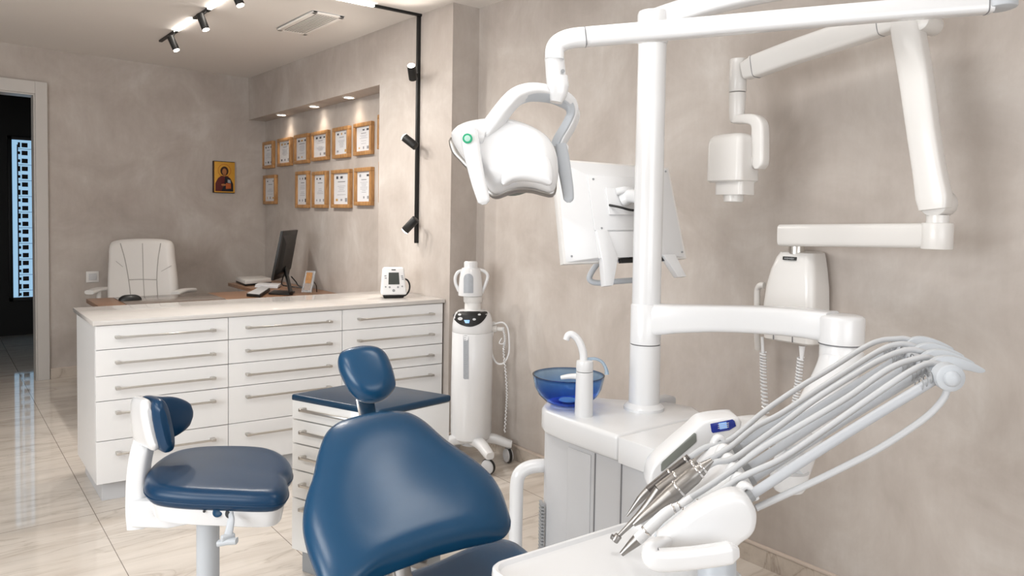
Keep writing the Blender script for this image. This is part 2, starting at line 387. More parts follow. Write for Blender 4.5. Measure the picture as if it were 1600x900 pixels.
for y0, y1, z0, z1 in ((YN, wy0, 0, 2.75), (wy1, 6.9, 0, 2.75), (wy0, wy1, 0, wz0), (wy0, wy1, wz1, 2.75)): b.rbox((XL-.06, (y0+y1)/2, (z0+z1)/2), (.12, y1-y0, z1-z0), 0)
struct('wall_left', b, wallM)
b = MB()
for x0, x1, z0, z1 in ((XL, nx0, 0, 2.75), (nx1, 2.9, 0, 2.75), (nx0, nx1, 0, nz0), (nx0, nx1, nz1, 2.75)): b.rbox(((x0+x1)/2, YN-.06, (z0+z1)/2), (x1-x0, .12, z1-z0), 0)
struct('wall_near', b, wallM)
w2 = thing('unseen_window_2', (XL, 1.5, wz0), None, None); w2['kind'] = 'structure'  # unseen window, added to give bright reflections and let light in
b = MB()
for y in (wy0, (wy0+wy1)/2, wy1): b.rbox((XL-.06, y, (wz0+wz1)/2), (.06, .06, wz1-wz0), .004)
for z in (wz0, wz1): b.rbox((XL-.06, (wy0+wy1)/2, z), (.06, wy1-wy0, .06), .004)
obj('window_frame', b, casingM, w2)
w3 = thing('unseen_window_3', (0, YN, nz0), None, None); w3['kind'] = 'structure'  # second unseen window, added behind the camera for its light
b = MB()
for x in (nx0, (nx0+nx1)/2, nx1): b.rbox((x, YN-.06, (nz0+nz1)/2), (.06, .06, nz1-nz0), .004)
for z in (nz0, nz1): b.rbox(((nx0+nx1)/2, YN-.06, z), (nx1-nx0, .06, .06), .004)
obj('window_frame', b, casingM, w3)
# door casing
b = MB()
for x0, x1, z0, z1 in ((DX1, .766, 0, 2.41), (-.385, DX0, 0, 2.41), (DX0, DX1, DZ, 2.41)): farbox(b, x0, x1, z0, z1, .028, 0, .003)
for x0, x1, z0, z1 in ((DX1-.012, DX1, 0, DZ), (DX0, DX0+.012, 0, DZ), (DX0, DX1, DZ-.012, DZ)):
    b.box8([(x0, ya(x0)-.018, z0), (x1, ya(x1)-.018, z0), (x1, ya(x1)+.16, z0), (x0, ya(x0)+.16, z0), (x0, ya(x0)-.018, z1), (x1, ya(x1)-.018, z1), (x1, ya(x1)+.16, z1), (x0, ya(x0)+.16, z1)], .002)
struct('door_1', b, casingM)
# dark corridor behind the doorway
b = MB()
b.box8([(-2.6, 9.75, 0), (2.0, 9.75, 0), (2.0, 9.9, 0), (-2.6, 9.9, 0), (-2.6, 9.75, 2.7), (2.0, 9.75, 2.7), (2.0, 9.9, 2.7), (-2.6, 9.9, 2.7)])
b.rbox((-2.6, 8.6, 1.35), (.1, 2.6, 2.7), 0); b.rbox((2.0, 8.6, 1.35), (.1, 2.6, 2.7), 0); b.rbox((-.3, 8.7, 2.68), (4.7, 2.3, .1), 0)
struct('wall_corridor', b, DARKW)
wn = thing('window_1', (.9, 9.74, .44), None, None); wn['kind'] = 'structure'
LY = 9.735; p0 = ony(18, 218, LY); p1 = ony(18, 465, LY); sx = .0069
b = MB(); b.rbox((p0.x+.35, LY, (p0.z+p1.z)/2), (.7, .012, p0.z-p1.z), 0); obj('pane', b, LATT, wn)
b = MB(); yy = LY-.008
b.rbox((p0.x+7.5*sx, yy, (p0.z+p1.z)/2-.02), (1.6*sx, .012, p0.z-p1.z-.06), 0)
n = 20; pt = (p0.z-p1.z)/n
for k in range(n):
    zc = p0.z-(k+.62)*pt
    b.rbox((p0.x+17*sx, yy, zc), (8*sx, .014, pt*.56), 0); b.rbox((p0.x+31*sx, yy, zc), (8*sx, .014, pt*.56), 0)
    b.rbox((p0.x+9.5*sx, yy, zc), (3*sx, .014, pt*(.35+.3*(k % 3 == 0))), 0)
    if k % 2: b.rbox((p0.x+18*sx, yy, zc+pt*.5), (20*sx, .013, .004), 0)
obj('lattice', b, LATD, wn)
b = MB(); hw = .02
for z in (p0.z+hw, p1.z-hw): b.rbox((p0.x+.35, yy, z), (.78, .03, .04), .003)
for x in (p0.x-hw, p0.x+.72): b.rbox((x, yy, (p0.z+p1.z)/2), (.04, .03, p0.z-p1.z+.08), .003)
obj('window_frame', b, LATD, wn)

# ------------------------------------------------------------------ ceiling fittings
b = MB(); zc = ceil_z(1.39, 5)-.006
def rail(b, y0, y1, mi): b.box8([(1.378, y0, ceil_z(1.39, y0)-.012), (1.402, y0, ceil_z(1.39, y0)-.012), (1.402, y1, ceil_z(1.39, y1)-.012), (1.378, y1, ceil_z(1.39, y1)-.012), (1.378, y0, ceil_z(1.39, y0)+.001), (1.402, y0, ceil_z(1.39, y0)+.001), (1.402, y1, ceil_z(1.39, y1)+.001), (1.378, y1, ceil_z(1.39, y1)+.001)], .001, 1, mi)
tr = thing('ceiling_light_track', (1.39, 4.6, ceil_z(1.39, 4.6)), 'straight ceiling light track with glowing strips between black sections', 'light track')
for y0, y1 in ((5.66, 6.10), (4.86, 5.20), (3.95, 4.4)):
    b = MB(); rail(b, y0, y1, 0); obj('black_section', b, BLACKM, tr)
for y0, y1 in ((5.20, 5.66), (4.40, 4.86), (3.2, 3.95)):
    b = MB(); rail(b, y0, y1, 0); obj('glowing_strip', b, LINE, tr, label='glowing strip')
def spot(base, a, e, r, label, group, glow_end=True, wall=False):
    """black cylinder spotlight from a (cap) to e (lens), stem from base on the track"""
    a, e, base = V(a), V(e), V(base); d = (e-a).normalized()
    t = thing('track_spotlight', base, label, 'spotlight', group)
    b = MB(); b.cyl(a, e-d*.004, r, seg=24, bev=.003); obj('body', b, BLACKM, t)
    b = MB(); b.cyl(e-d*.006, e, r*.86, seg=24); obj('lens', b, LAMPE, t, label='glowing lens')
    m = a.lerp(e, .12 if not wall else .25)
    b = MB(); b.tube([base, m], .006, 8, 3, True); b.rbox(base, (.02, .02, .02) if wall else (.022, .06, .008), .002); obj('stem', b, BLACKM, t)
    return e, d
SG = 'spotlights on the ceiling track'
for i, (pa, pe, lb) in enumerate((((266, 57), (276, 79), 'small black cylinder spotlight at the far end of the ceiling track'), ((312, 22), (322, 47), 'small black cylinder spotlight between the two glowing strips on the ceiling track'), ((366, -16), (376, 9), 'black cylinder spotlight cut off by the top edge, right end of the ceiling track'))):
    a = onz(pa[0], pa[1], ceil_z(1.39, 5)-.045); tt = (a-cC).dot(cF); e = dp(pe[0], pe[1], tt)
    e, d = spot((1.39, a.y, ceil_z(1.39, a.y)-.014), a, e, .0235, lb, SG)
    light('track_spot_lamp', 'SPOT', e+d*.01, 58, (1, .95, .89), e+d, spot=2.5, blend=1)
# track running over the ceiling and down the pilaster
t2 = thing('wall_light_track', (WP-.01, 4.10, 1.22), 'thin black light track running over the ceiling and down the pilaster', 'light track')
b = MB(); za = onx(655, 380, WP).z; b.rbox((WP-.011, 4.10, (za+ceil_z(WP, 4.1))/2), (.022, .021, ceil_z(WP, 4.1)-za), .002); obj('wall_rail', b, BLACKM, t2)
b = MB(); b.rbox((2.29, 4.09, ceil_z(2.3, 4.1)-.007), (.34, .022, .016), .002); obj('ceiling_rail', b, BLACKM, t2)
b = MB(); b.rbox((1.90, 4.09, ceil_z(1.9, 4.1)-.007), (.44, .022, .016), .002); obj('glowing_strip', b, LINE, t2, label='glowing strip')
SG2 = 'spotlights on the wall track'; SI = 0
for pa, pe, pb, lb in (((645.5, 124), (642.5, 102), (653, 117), 'black spotlight aimed upward, topmost on the wall track'), ((650, 229), (631, 214), (653, 226), 'black spotlight tilted up and left, middle of the wall track'), ((650, 342), (632, 361), (653, 343), 'black spotlight tilted down and left, lowest on the wall track')):
    a = onx(pa[0], pa[1], WP-.07); e = onx(pe[0], pe[1], WP-.115)
    e, d = spot((WP-.024, 4.10, onx(*pb, WP-.02).z), a, e, .026, lb, SG2, wall=True)
    light('wall_spot_lamp', 'SPOT', e+d*.01, (5, 8, 14)[SI], (1, .92, .82), (onz(588, 464, .89) if SI == 2 else e+d), spot=(1.5, 1.5, .95)[SI], blend=.8); SI += 1
# air vent
vt = thing('ceiling_vent', (2.0, 4.77, ceil_z(2, 4.77)), 'pale rectangular air vent grille in the ceiling', 'vent')
vx0, vx1, vy0, vy1 = 1.90, 2.11, 4.47, 5.08; vz = ceil_z(2, 4.47)-.001
b = MB()
for x, y, w, h in (((vx0+vx1)/2, vy0+.016, vx1-vx0, .032), ((vx0+vx1)/2, vy1-.016, vx1-vx0, .032), (vx0+.016, (vy0+vy1)/2, .032, vy1-vy0), (vx1-.016, (vy0+vy1)/2, .032, vy1-vy0)): b.rbox((x, y, vz-.006), (w, h, .014), .003)
obj('vent_frame', b, ceilM, vt)
b = MB(); b.rbox(((vx0+vx1)/2, (vy0+vy1)/2, vz-.003), (vx1-vx0-.05, vy1-vy0-.05, .006), 0); b.rbox(((vx0+vx1)/2, (vy0+vy1)/2, vz-.0005), (vx1-vx0+.006, vy1-vy0+.006, .003), 0); obj('backing_and_gap_shade', b, GREY, vt)  # wider sheet paints the shadow gap round the frame in grey
for k in range(8):
    b = MB(); x = vx0+.036+(k+.5)*(vx1-vx0-.072)/8
    b.rbox((x, (vy0+vy1)/2, vz-.0105), (.0085, vy1-vy0-.064, .003), .001, rot=Matrix.Rotation(.15, 3, 'Y')); obj('slat', b, ceilM, vt)
# downlights in the niche soffit
for k, (y, lb) in enumerate(((6.66, 'round recessed downlight in the niche soffit, farthest of three'), (5.93, 'round recessed downlight in the niche soffit, middle of three'), (5.28, 'round recessed downlight in the niche soffit, nearest of three'))):
    t = thing('recessed_downlight', (2.535, y, SZ), lb, 'downlight', 'downlights over the certificates')
    b = MB(); b.lathe([(.050, -.001), (.050, -.006), (.040, -.008), (.036, -.002)], (2.535, y, SZ), seg=28, caps=False); obj('trim_ring', b, WX, t)
    b = MB(); b.cyl((2.535, y, SZ-.004), (2.535, y, SZ-.001), .036); obj('lamp', b, LAMPE, t, label='glowing lamp')
    light('downlight_lamp', 'SPOT', (2.535, y, SZ-.02), 4, (1, .86, .70), (2.56, y, 0), spot=2.0, blend=1, rad=.03)

# ------------------------------------------------------------------ certificates in the niche
def certificate(y0, y1, z0, z1, label, style, group):
    rnd = random.Random(style); x = NB; t = thing('framed_certificate', (x, (y0+y1)/2, z0), label, 'framed certificate', group)
    w = .030; d = .032
    b = MB()
    for ya_, yb_, za_, zb_ in ((y0, y1, z1-w, z1), (y0, y1, z0, z0+w), (y0, y0+w, z0+w, z1-w), (y1-w, y1, z0+w, z1-w)):
        b.rbox((x-d/2, (ya_+yb_)/2, (za_+zb_)/2), (d, abs(yb_-ya_), zb_-za_), .003)
    obj('frame', b, OAK, t)
    b = MB(); b.rbox((x-.009, (y0+y1)/2, (z0+z1)/2), (.012, y1-y0-.04, z1-z0-.04), 0); s = obj('paper', b, PAPER, t)
    b = MB(); px = x-.0162; cy = (y0+y1)/2; ww = (y1-y0-.06); hh = (z1-z0-.06); zt = z1-.03
    def mark(u, v, a, h, mi): b.rbox((px, cy-(u-.5)*ww, zt-v*hh), (.001, a*ww, h*hh), 0, mi=mi)
    for u in (.22, .5, .78):
        if rnd.random() < .8: mark(u, .13, .06+.1*rnd.random(), .05+.05*rnd.random(), rnd.choice((0, 1, 1, 2)))
    mark(.5, .27, .3+.2*rnd.random(), .028, 0)
    for k in range(7):
        if rnd.random() < .85: mark(.5, .36+k*.055, .25+.35*rnd.random(), .010, 0)
    for u in (.2, .5, .8):
        if rnd.random() < .85: mark(u, .86, .05+.09*rnd.random(), .06+.06*rnd.random(), rnd.choice((0, 1, 2, 0)))
    obj('print', b, [INK, INKD, INKO], s)
k = NB/2.55
def cert_px(tl, tr, br, label, style, group):
    y1 = onx(*tl, NB-.03).y; y0 = onx(*tr, NB-.03).y+.022; z1 = (onx(*tl, NB-.03).z+onx(*tr, NB-.03).z)/2; z0 = onx(*br, NB-.03).z
    certificate(y0, y1, z0, z1, label, style, group)
UG, LG = 'framed certificates in the upper row', 'framed certificates in the lower row'
up = [((409, 222), (427, 220), (427, 262)), ((433, 217), (455, 214), (456, 258)), ((459, 211), (482, 208), (483, 254)), ((486, 206), (513, 203), (514, 249)), ((519, 200), (546, 196), (547, 245)), ((552, 193), (582, 189), (583, 240))]
nm = ['first from the left, in the corner', 'second from the left', 'third from the left', 'fourth from the left', 'fifth from the left', 'sixth from the left, last fully visible']
for i, q in enumerate(up): cert_px(*q, 'oak framed certificate in the upper row, '+nm[i], 10+i, UG)
lo = [((411, 275), (431, 272), (431, 319)), ((461, 268), (482, 267), (482, 325)), ((487, 268), (511, 267), (511, 325)), ((517, 266), (548, 263.5), (549, 325)), ((553, 263), (582, 260), (583, 321))]
nm = ['alone at the left after a gap', 'directly right of the gap', 'second from the right of the gap', 'third right of the gap, the widest one', 'rightmost fully visible']
for i, q in enumerate(lo): cert_px(*q, 'oak framed certificate in the lower row, '+nm[i], 30+i, LG)
certificate(4.66, 4.925, 1.87, 2.12, 'oak framed certificate in the upper row, mostly hidden by the edge of the niche', 50, UG)
certificate(4.66, 4.90, 1.48, 1.78, 'oak framed certificate in the lower row, only a sliver beside the edge of the niche', 51, LG)

# ------------------------------------------------------------------ icon and switch on the far wall
def onfar(x, y, d=0):
    n = V((.1085, -1, 0)).normalized(); p = V((.454, 7.07, 0))+n*d; return onp(x, y, p, n)
fn = V((.1085, -1, 0)).normalized(); ft = V((1, .1085, 0)).normalized()
c0 = onfar(349.5, 277, .01); t = thing('icon_painting', c0-V((0, 0, .15)), 'small gold icon of a haloed robed figure hanging on the far wall', 'icon')
def fp(u, v, d=0): return c0+ft*u+V((0, 0, v))+fn*d
hw, hh = .103, .149
RF = Matrix((ft, -fn, V((0, 0, 1)))).transposed()
b = MB(); b.rbox(fp(0, 0, 0), (hw*2, .024, hh*2), .003, rot=RF); obj('panel_board', b, HAIR, t)
b = MB(); b.rbox(fp(.004, 0, .013), (hw*1.9, .003, hh*1.92), .001, rot=RF); obj('gold_ground', b, GOLD, t)
def disc(b, u, v, rx, rz, d, mi=0, n=28): b.loft([[fp(u+rx*math.cos(2*PI*k/n), v+rz*math.sin(2*PI*k/n), dd) for k in range(n)] for dd in (d-.002, d)], True, mi)
b = MB(); b.loft([[fp(.062*math.cos(2*PI*k/28)*s, .062*math.sin(2*PI*k/28)*s+.062, .0165) for k in range(28)] for s in (1, .94)], False, 0); obj('halo', b, BOOKC, t)
b = MB(); b.prism([fp(u, v, .0145) for u, v in ((-.086, -.133), (-.086, -.06), (-.06, -.01), (-.03, .012), (.03, .012), (.06, -.012), (.084, -.06), (.086, -.133))], fn*.003, .001, mi=0)
b.prism([fp(u, v, .0175) for u, v in ((.005, .010), (.055, -.012), (.082, -.06), (.084, -.132), (-.03, -.132), (.0, -.06))], fn*.002, 0, mi=1)
b.prism([fp(u, v, .0195) for u, v in ((.03, -.02), (.055, -.025), (.06, -.055), (.03, -.05))], fn*.001, 0, mi=2); obj('robe', b, [ROBE, CLOAK, RULER], t)
b = MB(); disc(b, 0, .058, .038, .043, .0185, 0); disc(b, -.001, .052, .021, .030, .0205, 1); disc(b, 0, .02, .016, .014, .0185, 1); disc(b, -.01, -.072, .022, .010, .0205, 1); obj('figure', b, [HAIR, SKIN], t)
b = MB(); b.prism([fp(u, v, .0195) for u, v in ((.012, -.055), (.06, -.058), (.062, -.105), (.012, -.11))], fn*.002, .001); obj('book', b, BOOKC, t)
c0 = onfar(144.5, 432.5, .008); t = thing('light_switch', c0-V((0, 0, .045)), 'white square light switch on the far wall beside the office chair', 'light switch')
b = MB(); b.rbox(c0, (.098, .010, .094), .004, rot=RF); obj('cover_plate', b, WX, t)
b = MB(); b.rbox(c0+fn*.006, (.058, .010, .055), .002, rot=RF); obj('rocker', b, GP, t)

# ================================================================== drawer counter
CA, CB = V((.607, 3.93, 0)), V((2.442, 3.777, 0)); SL = (CB-CA).length; cs = (CB-CA).normalized(); ct = V((0, 1, 0))
def cm(s, t, z): return CA+cs*s+ct*t+V((0, 0, z*(1+.019*s/SL)))
def cbox(b, s0, s1, t0, t1, z0, z1, r=.001, seg=1, mi=0):
    b.box8([cm(s0, t0, z0), cm(s1, t0, z0), cm(s1, t1, z0), cm(s0, t1, z0), cm(s0, t0, z1), cm(s1, t0, z1), cm(s1, t1, z1), cm(s0, t1, z1)], r, seg, mi)
ZL = [ony(149, y, 3.93).z for y in (509.5, 548, 589.3, 628.8, 691.5, 759)]
SS = [0, .325*SL, .655*SL, SL]
un = ['white five-drawer cabinet at the left end of the long counter', 'white five-drawer cabinet in the middle of the long counter', 'white five-drawer cabinet at the right end of the long counter beside the pilaster']
for i in range(3):
    s0, s1 = SS[i], SS[i+1]-(.004 if i == 2 else 0)
    u = thing('drawer_cabinet', cm((s0+s1)/2, .38, 0), un[i], 'cabinet', 'drawer cabinets under the long counter')
    b = MB(); cbox(b, s0+.001, s1-.001, .021, .56, ZL[5]+.001, ZL[0]); obj('body', b, CABW, u)
    b = MB(); cbox(b, s0+(.03 if i == 0 else 0), s1, .045, .52, 0, ZL[5]+.001)
    obj('plinth', b, GP, u)
    for k in range(5):
        z1, z0 = ZL[k]-.002, ZL[k+1]+.0015
        b = MB(); cbox(b, s0+.0015, s1-.0015, 0, .0195, z0, z1, .0012); d = obj('drawer', b, CABW, u)
        zc = ZL[k]-(.5 if k < 3 else .30)*(ZL[k]-ZL[k+1]); a, e = s0+.135*(s1-s0), s0+(.885)*(s1-s0)
        b = MB(); cbox(b, a, e, -.036, -.026, zc-.005, zc+.005, .0015)
        cbox(b, a, a+.022, -.037, 0, zc-.0065, zc+.0065, .0015); cbox(b, e-.022, e, -.037, 0, zc-.0065, zc+.0065, .0015)
        obj('handle', b, STEEL, d, label='steel bar handle')
b = MB(); cbox(b, -.012, SL+.002, -.014, .585, ZL[0]+.002, ZL[0]+.024, .002, 2)
CT = obj('worktop', b, CTOP, label='long pale stone worktop running over the three drawer cabinets', cat='worktop')
def ctz(x): return (ZL[0]+.024)*(1+.019*(x-.607)/SL)
# blood-pressure monitor on the worktop
q = onz(614, 464.5, ctz(2.33)); z0 = ctz(q.x)+.001; n = (cC-q); n.z = 0; n.normalize(); n = (n+V((.10, -.10, 0))).normalized(); sd = n.cross(V((0, 0, 1))).normalized()*-1
t = thing('blood_pressure_monitor', (q.x, q.y, z0), 'small white blood pressure monitor with grey screen on the long worktop', 'medical device')
tl = q.z*0
def dm(u, v, w): return V((q.x, q.y, z0))+sd*u+n*(w-.14*v*1.7+.01)+V((0, 0, v))      # face leans back
b = MB(); b.box8([dm(-.062, 0, .03), dm(.062, 0, .03), dm(.055, 0, -.075), dm(-.055, 0, -.075), dm(-.066, .022, .04), dm(.066, .022, .04), dm(.066, .03, -.06), dm(-.066, .03, -.06)], .006, 2); obj('foot', b, BLACK, t)
def face(k): return [(-.081*k, .018), (.081*k, .018), (.066*k, .185), (-.066*k, .185)]
b = MB(); b.box8([dm(*face(1)[0], .046), dm(*face(1)[1], .046), dm(.076, .02, -.03), dm(-.076, .02, -.03), dm(*face(1)[3], .046), dm(*face(1)[2], .046), dm(.062, .18, .0), dm(-.062, .18, .0)], .014, 4); obj('housing', b, CABW, t)
def quad(b, us, w, th=.0015, mi=0): b.prism([dm(u, v, w) for u, v in us], n*th, 0, mi=mi)
b = MB(); quad(b, [(-.033, .082), (.034, .082), (.031, .153), (-.030, .153)], .0462); obj('screen', b, LCD, t)
for u, v, r in ((-.05, .068, .005), (-.026, .066, .006), (.024, .066, .006), (.05, .070, .005), (-.002, .046, .0085)):
    b = MB(); b.prism([dm(u+r*math.cos(k*PI/6), v+r*math.sin(k*PI/6), .0462) for k in range(12)], n*.003, 0); obj('button', b, GREY, t)
for u, v in ((-.048, .120), (-.050, .133), (.052, .122), (.054, .112), (.050, .132)): b = MB(); quad(b, [(u-.006, v-.003), (u+.006, v-.003), (u+.006, v+.003), (u-.006, v+.003)], .0462, .001); obj('marking', b, INK, t)
b = MB(); quad(b, [(-.013, .166), (.013, .166), (.013, .172), (-.013, .172)], .0462, .001, 0); obj('name_plate', b, CHARC, t)
b = MB(); b.tube([dm(.062, .115, -.01), dm(.092, .10, -.01), dm(.104, .07, -.01), dm(.098, .035, -.01), dm(.076, .012, -.005), dm(.06, .012, 0)], .0055, 10); obj('hose', b, BLACK, t, label='black looped hose')

# ------------------------------------------------------------------ reception desk behind the counter
t = thing('desk', (1.75, 5.7, 0), 'brown wooden office desk behind the long counter in front of the cream chair', 'desk')
b = MB(); b.rbox((1.745, 5.68, .735), (1.71, .88, .03), .003); obj('desktop', b, DESKW, t)
for x in (.93, 2.55):
    b = MB(); b.rbox((x, 5.68, .36), (.03, .80, .72), .002); obj('side_panel', b, CABW, t)
b = MB(); b.rbox((1.74, 5.36, .45), (1.59, .02, .5), .002); obj('modesty_panel', b, CABW, t)
t = thing('desk_return', (2.37, 6.52, 0), 'low brown side desk in the far corner holding white boxes', 'desk')
rt = [(2.135, 6.90), (2.60, 6.95), (2.60, 6.13), (2.24, 6.13), (2.17, 6.20), (2.135, 6.34)]
b = MB(); b.prism([V((x, y, .72)) for x, y in rt], (0, 0, .03), .002); obj('desktop', b, DESKW, t)
b = MB(); b.rbox((2.40, 6.53, .36), (.36, .70, .72), .003); obj('drawer_unit', b, CABW, t)
q = onz(198, 475.5, .7535); b = MB(); b.rbox((q.x+.33, q.y+.235, .7525), (.66, .47, .005), .001); obj('desk_pad', b, DGLASS, label='dark glossy desk pad on the brown desk', cat='desk pad')
q = onz(203, 468.5, .757); b = MB()
o = [q+V((.075*math.cos(a)*(1-.15*math.sin(a)), .045*math.sin(a), 0)) for a in [2*PI*k/14 for k in range(14)]]
b.pad(o, (0, 0, 1), .036, .0005, .5, N=32); obj('computer_mouse', b, BLACK, label='black mouse lying on the desk pad', cat='computer mouse')
kb = [onz(x, y, .757) for x, y in ((385, 462), (407, 464), (422, 453.5), (408, 450.5))]
t = thing('keyboard', (sum(kb, V())/4), 'slim keyboard with light keys on the desk in front of the screen', 'keyboard')
b = MB(); b.box8([p+V((0, 0, -.006)) for p in kb]+[p+V((0, 0, .018)) for p in kb], .004); obj('case', b, BLACK, t)
b = MB()
for r in range(5):
    for c in range(12):
        u, v = (c+.5)/12, (r+.5)/5; a_ = kb[0].lerp(kb[3], u); e_ = kb[1].lerp(kb[2], u); p = a_.lerp(e_, .06+.88*v)
        ux = (kb[3]-kb[0])/12*.42; vx = (kb[1]-kb[0])/5*.40
        b.box8([p-ux-vx+V((0, 0, .017)), p+ux-vx+V((0, 0, .017)), p+ux+vx+V((0, 0, .017)), p-ux+vx+V((0, 0, .017)), p-ux-vx+V((0, 0, .022)), p+ux-vx+V((0, 0, .022)), p+ux+vx+V((0, 0, .022)), p-ux+vx+V((0, 0, .022))])
obj('keys', b, GP, t)
# computer screen seen from behind
m0 = dp(425.5, 438.5, 5.85); wd = V((.56, .83, 0)).normalized(); bn = V((.83, -.56, 0)).normalized()
tp = dp(440, 361, 5.85)-m0; ud = (bn*.075+V((0, 0, tp.z))); ul = ud.length; ud = ud.normalized(); nb = wd.cross(ud).normalized()
if nb.dot(bn) < 0: nb = -nb
bc = V((2.235, 5.80, .75)); t = thing('computer_monitor', bc, 'black desktop computer monitor seen from behind on the desk', 'monitor')
def mm(u, v, w): return m0+wd*u+ud*v+nb*w
SW = .54
b = MB(); b.box8([mm(0, 0, -.012), mm(SW, 0, -.012), mm(SW, 0, .008), mm(0, 0, .008), mm(0, ul, -.012), mm(SW, ul, -.012), mm(SW, ul, .008), mm(0, ul, .008)], .004)
b.box8([mm(.05, .03, .006), mm(SW-.05, .03, .006), mm(SW-.10, .07, .034), mm(.10, .07, .034), mm(.03, ul-.03, .006), mm(SW-.03, ul-.03, .006), mm(SW-.10, ul-.10, .030), mm(.10, ul-.10, .030)], .006); obj('screen_housing', b, BLACK, t)
b = MB(); b.box8([mm(.006, .008, -.014), mm(SW-.006, .008, -.014), mm(SW-.006, .008, -.0125), mm(.006, .008, -.0125), mm(.006, ul-.006, -.014), mm(SW-.006, ul-.006, -.014), mm(SW-.006, ul-.006, -.0125), mm(.006, ul-.006, -.0125)]); obj('screen', b, LCD, t)
nk = mm(SW*.42, ul*.22, .03); ft_ = dp(455, 455, 5.82); ft_.z = .760
b = MB(); b.sweep([nk, nk.lerp(ft_, .5), ft_], lambda u: sq(.055, .026, 16), up=nb, sub=4); obj('stand_neck', b, BLACK, t)
fc = [onz(x, y, .752) for x, y in ((419, 460), (452, 461.5), (461, 457), (428, 455))]
b = MB(); b.box8([p for p in fc]+[p+V((0, 0, .012)) for p in fc], .005); obj('stand_foot', b, BLACK, t)
b = MB(); b.tube([mm(.3, .05, .02), dp(440, 443, 5.95), dp(449, 447, 5.95), dp(472, 449.5, 5.95), dp(480, 450, 5.95)], .005, 8); obj('cable', b, BLACK, t); b = MB(); b.tube([dp(455, 432, 5.9), dp(462, 440, 5.95), dp(466, 446, 5.95), dp(474, 449, 5.95)], .005, 8); obj('cable', b, BLACK, t)
# document boxes on the return
sc4 = [onz(x, y, .802) for x, y in ((368.5, 432.5), (383, 438), (424.5, 434.5), (409, 430.5))]
t = thing('document_scanner', (sum(sc4, V())/4)*1, 'flat white scanner box with a dark front slot on the side desk', 'scanner'); t.location.z = .75; ORG[t.name] = t.location.copy()
b = MB(); b.box8([V((p.x, p.y, .766)) for p in sc4]+[p for p in sc4], .005); obj('housing', b, WX, t)
b = MB(); b.box8([V((p.x, p.y, .752)) for p in sc4]+[V((p.x, p.y, .7655)) for p in sc4], .002); obj('base', b, BLACK, t)
pb = [onz(x, y, .777) for x, y in ((398, 444.5), (434, 446), (439, 442.5), (404, 441.5))]
b = MB()
for k in range(2): b.box8([V((p.x+.004*k, p.y-.003*k, .7515+k*.013)) for p in pb]+[V((p.x+.004*k, p.y-.003*k, .7640+k*.013)) for p in pb], .001)
obj('paper_stack', b, PAPER, label='stack of white papers in front of the scanner on the side desk', cat='paper stack')
# photo frame
t = thing('photo_frame', onz(480, 458, .751), 'small clear stand-up picture frame with a brown photo on the desk', 'picture frame')
pf = [dp(472, 457.3, 5.78), dp(487.5, 458, 5.74), dp(494, 424.5, 5.84), dp(479.5, 424, 5.88)]; nf = (pf[1]-pf[0]).cross(pf[3]-pf[0]).normalized()
if nf.dot(cF) > 0: nf = -nf
b = MB(); b.prism(pf, nf*.012, .002); obj('acrylic_block', b, ACRYL, t)
cq = sum(pf, V())/4; b = MB(); b.prism([cq+(p-cq)*V((.62, .62, .84))+nf*.013 for p in pf], nf*.001); obj('photo', b, SAND, t)
b = MB(); b.tube([dp(490, 440, 5.86), dp(494, 446, 5.95), dp(495, 456, 6.0)], .004, 8); obj('easel_leg', b, BLACK, t)

# ------------------------------------------------------------------ cream office chair
fh = V((cF.x, cF.y, 0)).normalized(); rh = V((fh.y, -fh.x, 0))
T = 6.2; base = dp(224, 560, T+.0); base = dp(224, 450, T)-fh*.30; base.z = 0
t = thing('office_chair', base, 'cream white leather high-back office chair behind the brown desk', 'office chair')
bo = [(170.5, 470), (170, 440), (171.5, 405), (173.5, 381), (184, 375), (205, 373), (224, 372.5), (245, 373), (262, 375), (270, 381), (273, 405), (277, 440), (278, 470), (272, 500), (224, 508), (178, 500)]
b = MB(); b.pad([dp(x, y, T) for x, y in bo], -fh, .055, .05, .16, dish=0, N=90); obj('backrest', b, LEAW, t)
b = MB()
def seamline(pts, r=.0035): b.tube([dp(x, y, T-.056) for x, y in pts], r, 6, 5)
seamline([(188, 380), (195, 405), (201, 437), (205, 470)]); seamline([(251, 380), (247, 405), (245, 437), (247, 470)]); seamline([(222.5, 380), (224, 436)], .003); seamline([(201.5, 437), (224, 436.5), (245, 437)]); seamline([(224, 437), (226, 470)], .003)
seamline([(181, 408), (192, 417)], .002); seamline([(268, 415), (252, 424)], .002); obj('seam', b, SEAMW, t)
for sx_, l in ((-1, 0), (1, 1)):
    cx_ = base+rh*(.345*sx_+.03)+V((0, 0, .732)); b = MB(); b.sweep([cx_+fh*.06, cx_+fh*.2+V((0, 0, .01)), cx_+fh*.38], lambda u: sq(.075, .035, 16, 3), up=(0, 0, 1)); obj('armrest', b, WX, t)
    b = MB(); b.tube([cx_+fh*.2, cx_+fh*.2-V((0, 0, .16)), cx_+fh*.15-V((0, 0, .26))-rh*(.09*sx_)], .018, 10); obj('armrest_bracket', b, WX, t)
b = MB(); b.pad([base+rh*(.27*math.cos(a))*1.0+fh*(.26*math.sin(a)+.03)+V((0, 0, .46)) for a in [2*PI*k/20 for k in range(20)]], (0, 0, 1), .06, .06, .3); obj('seat', b, LEAW, t)
b = MB(); b.cyl(base+V((0, 0, .09)), base+V((0, 0, .42)), .028); obj('column', b, CHROME, t)
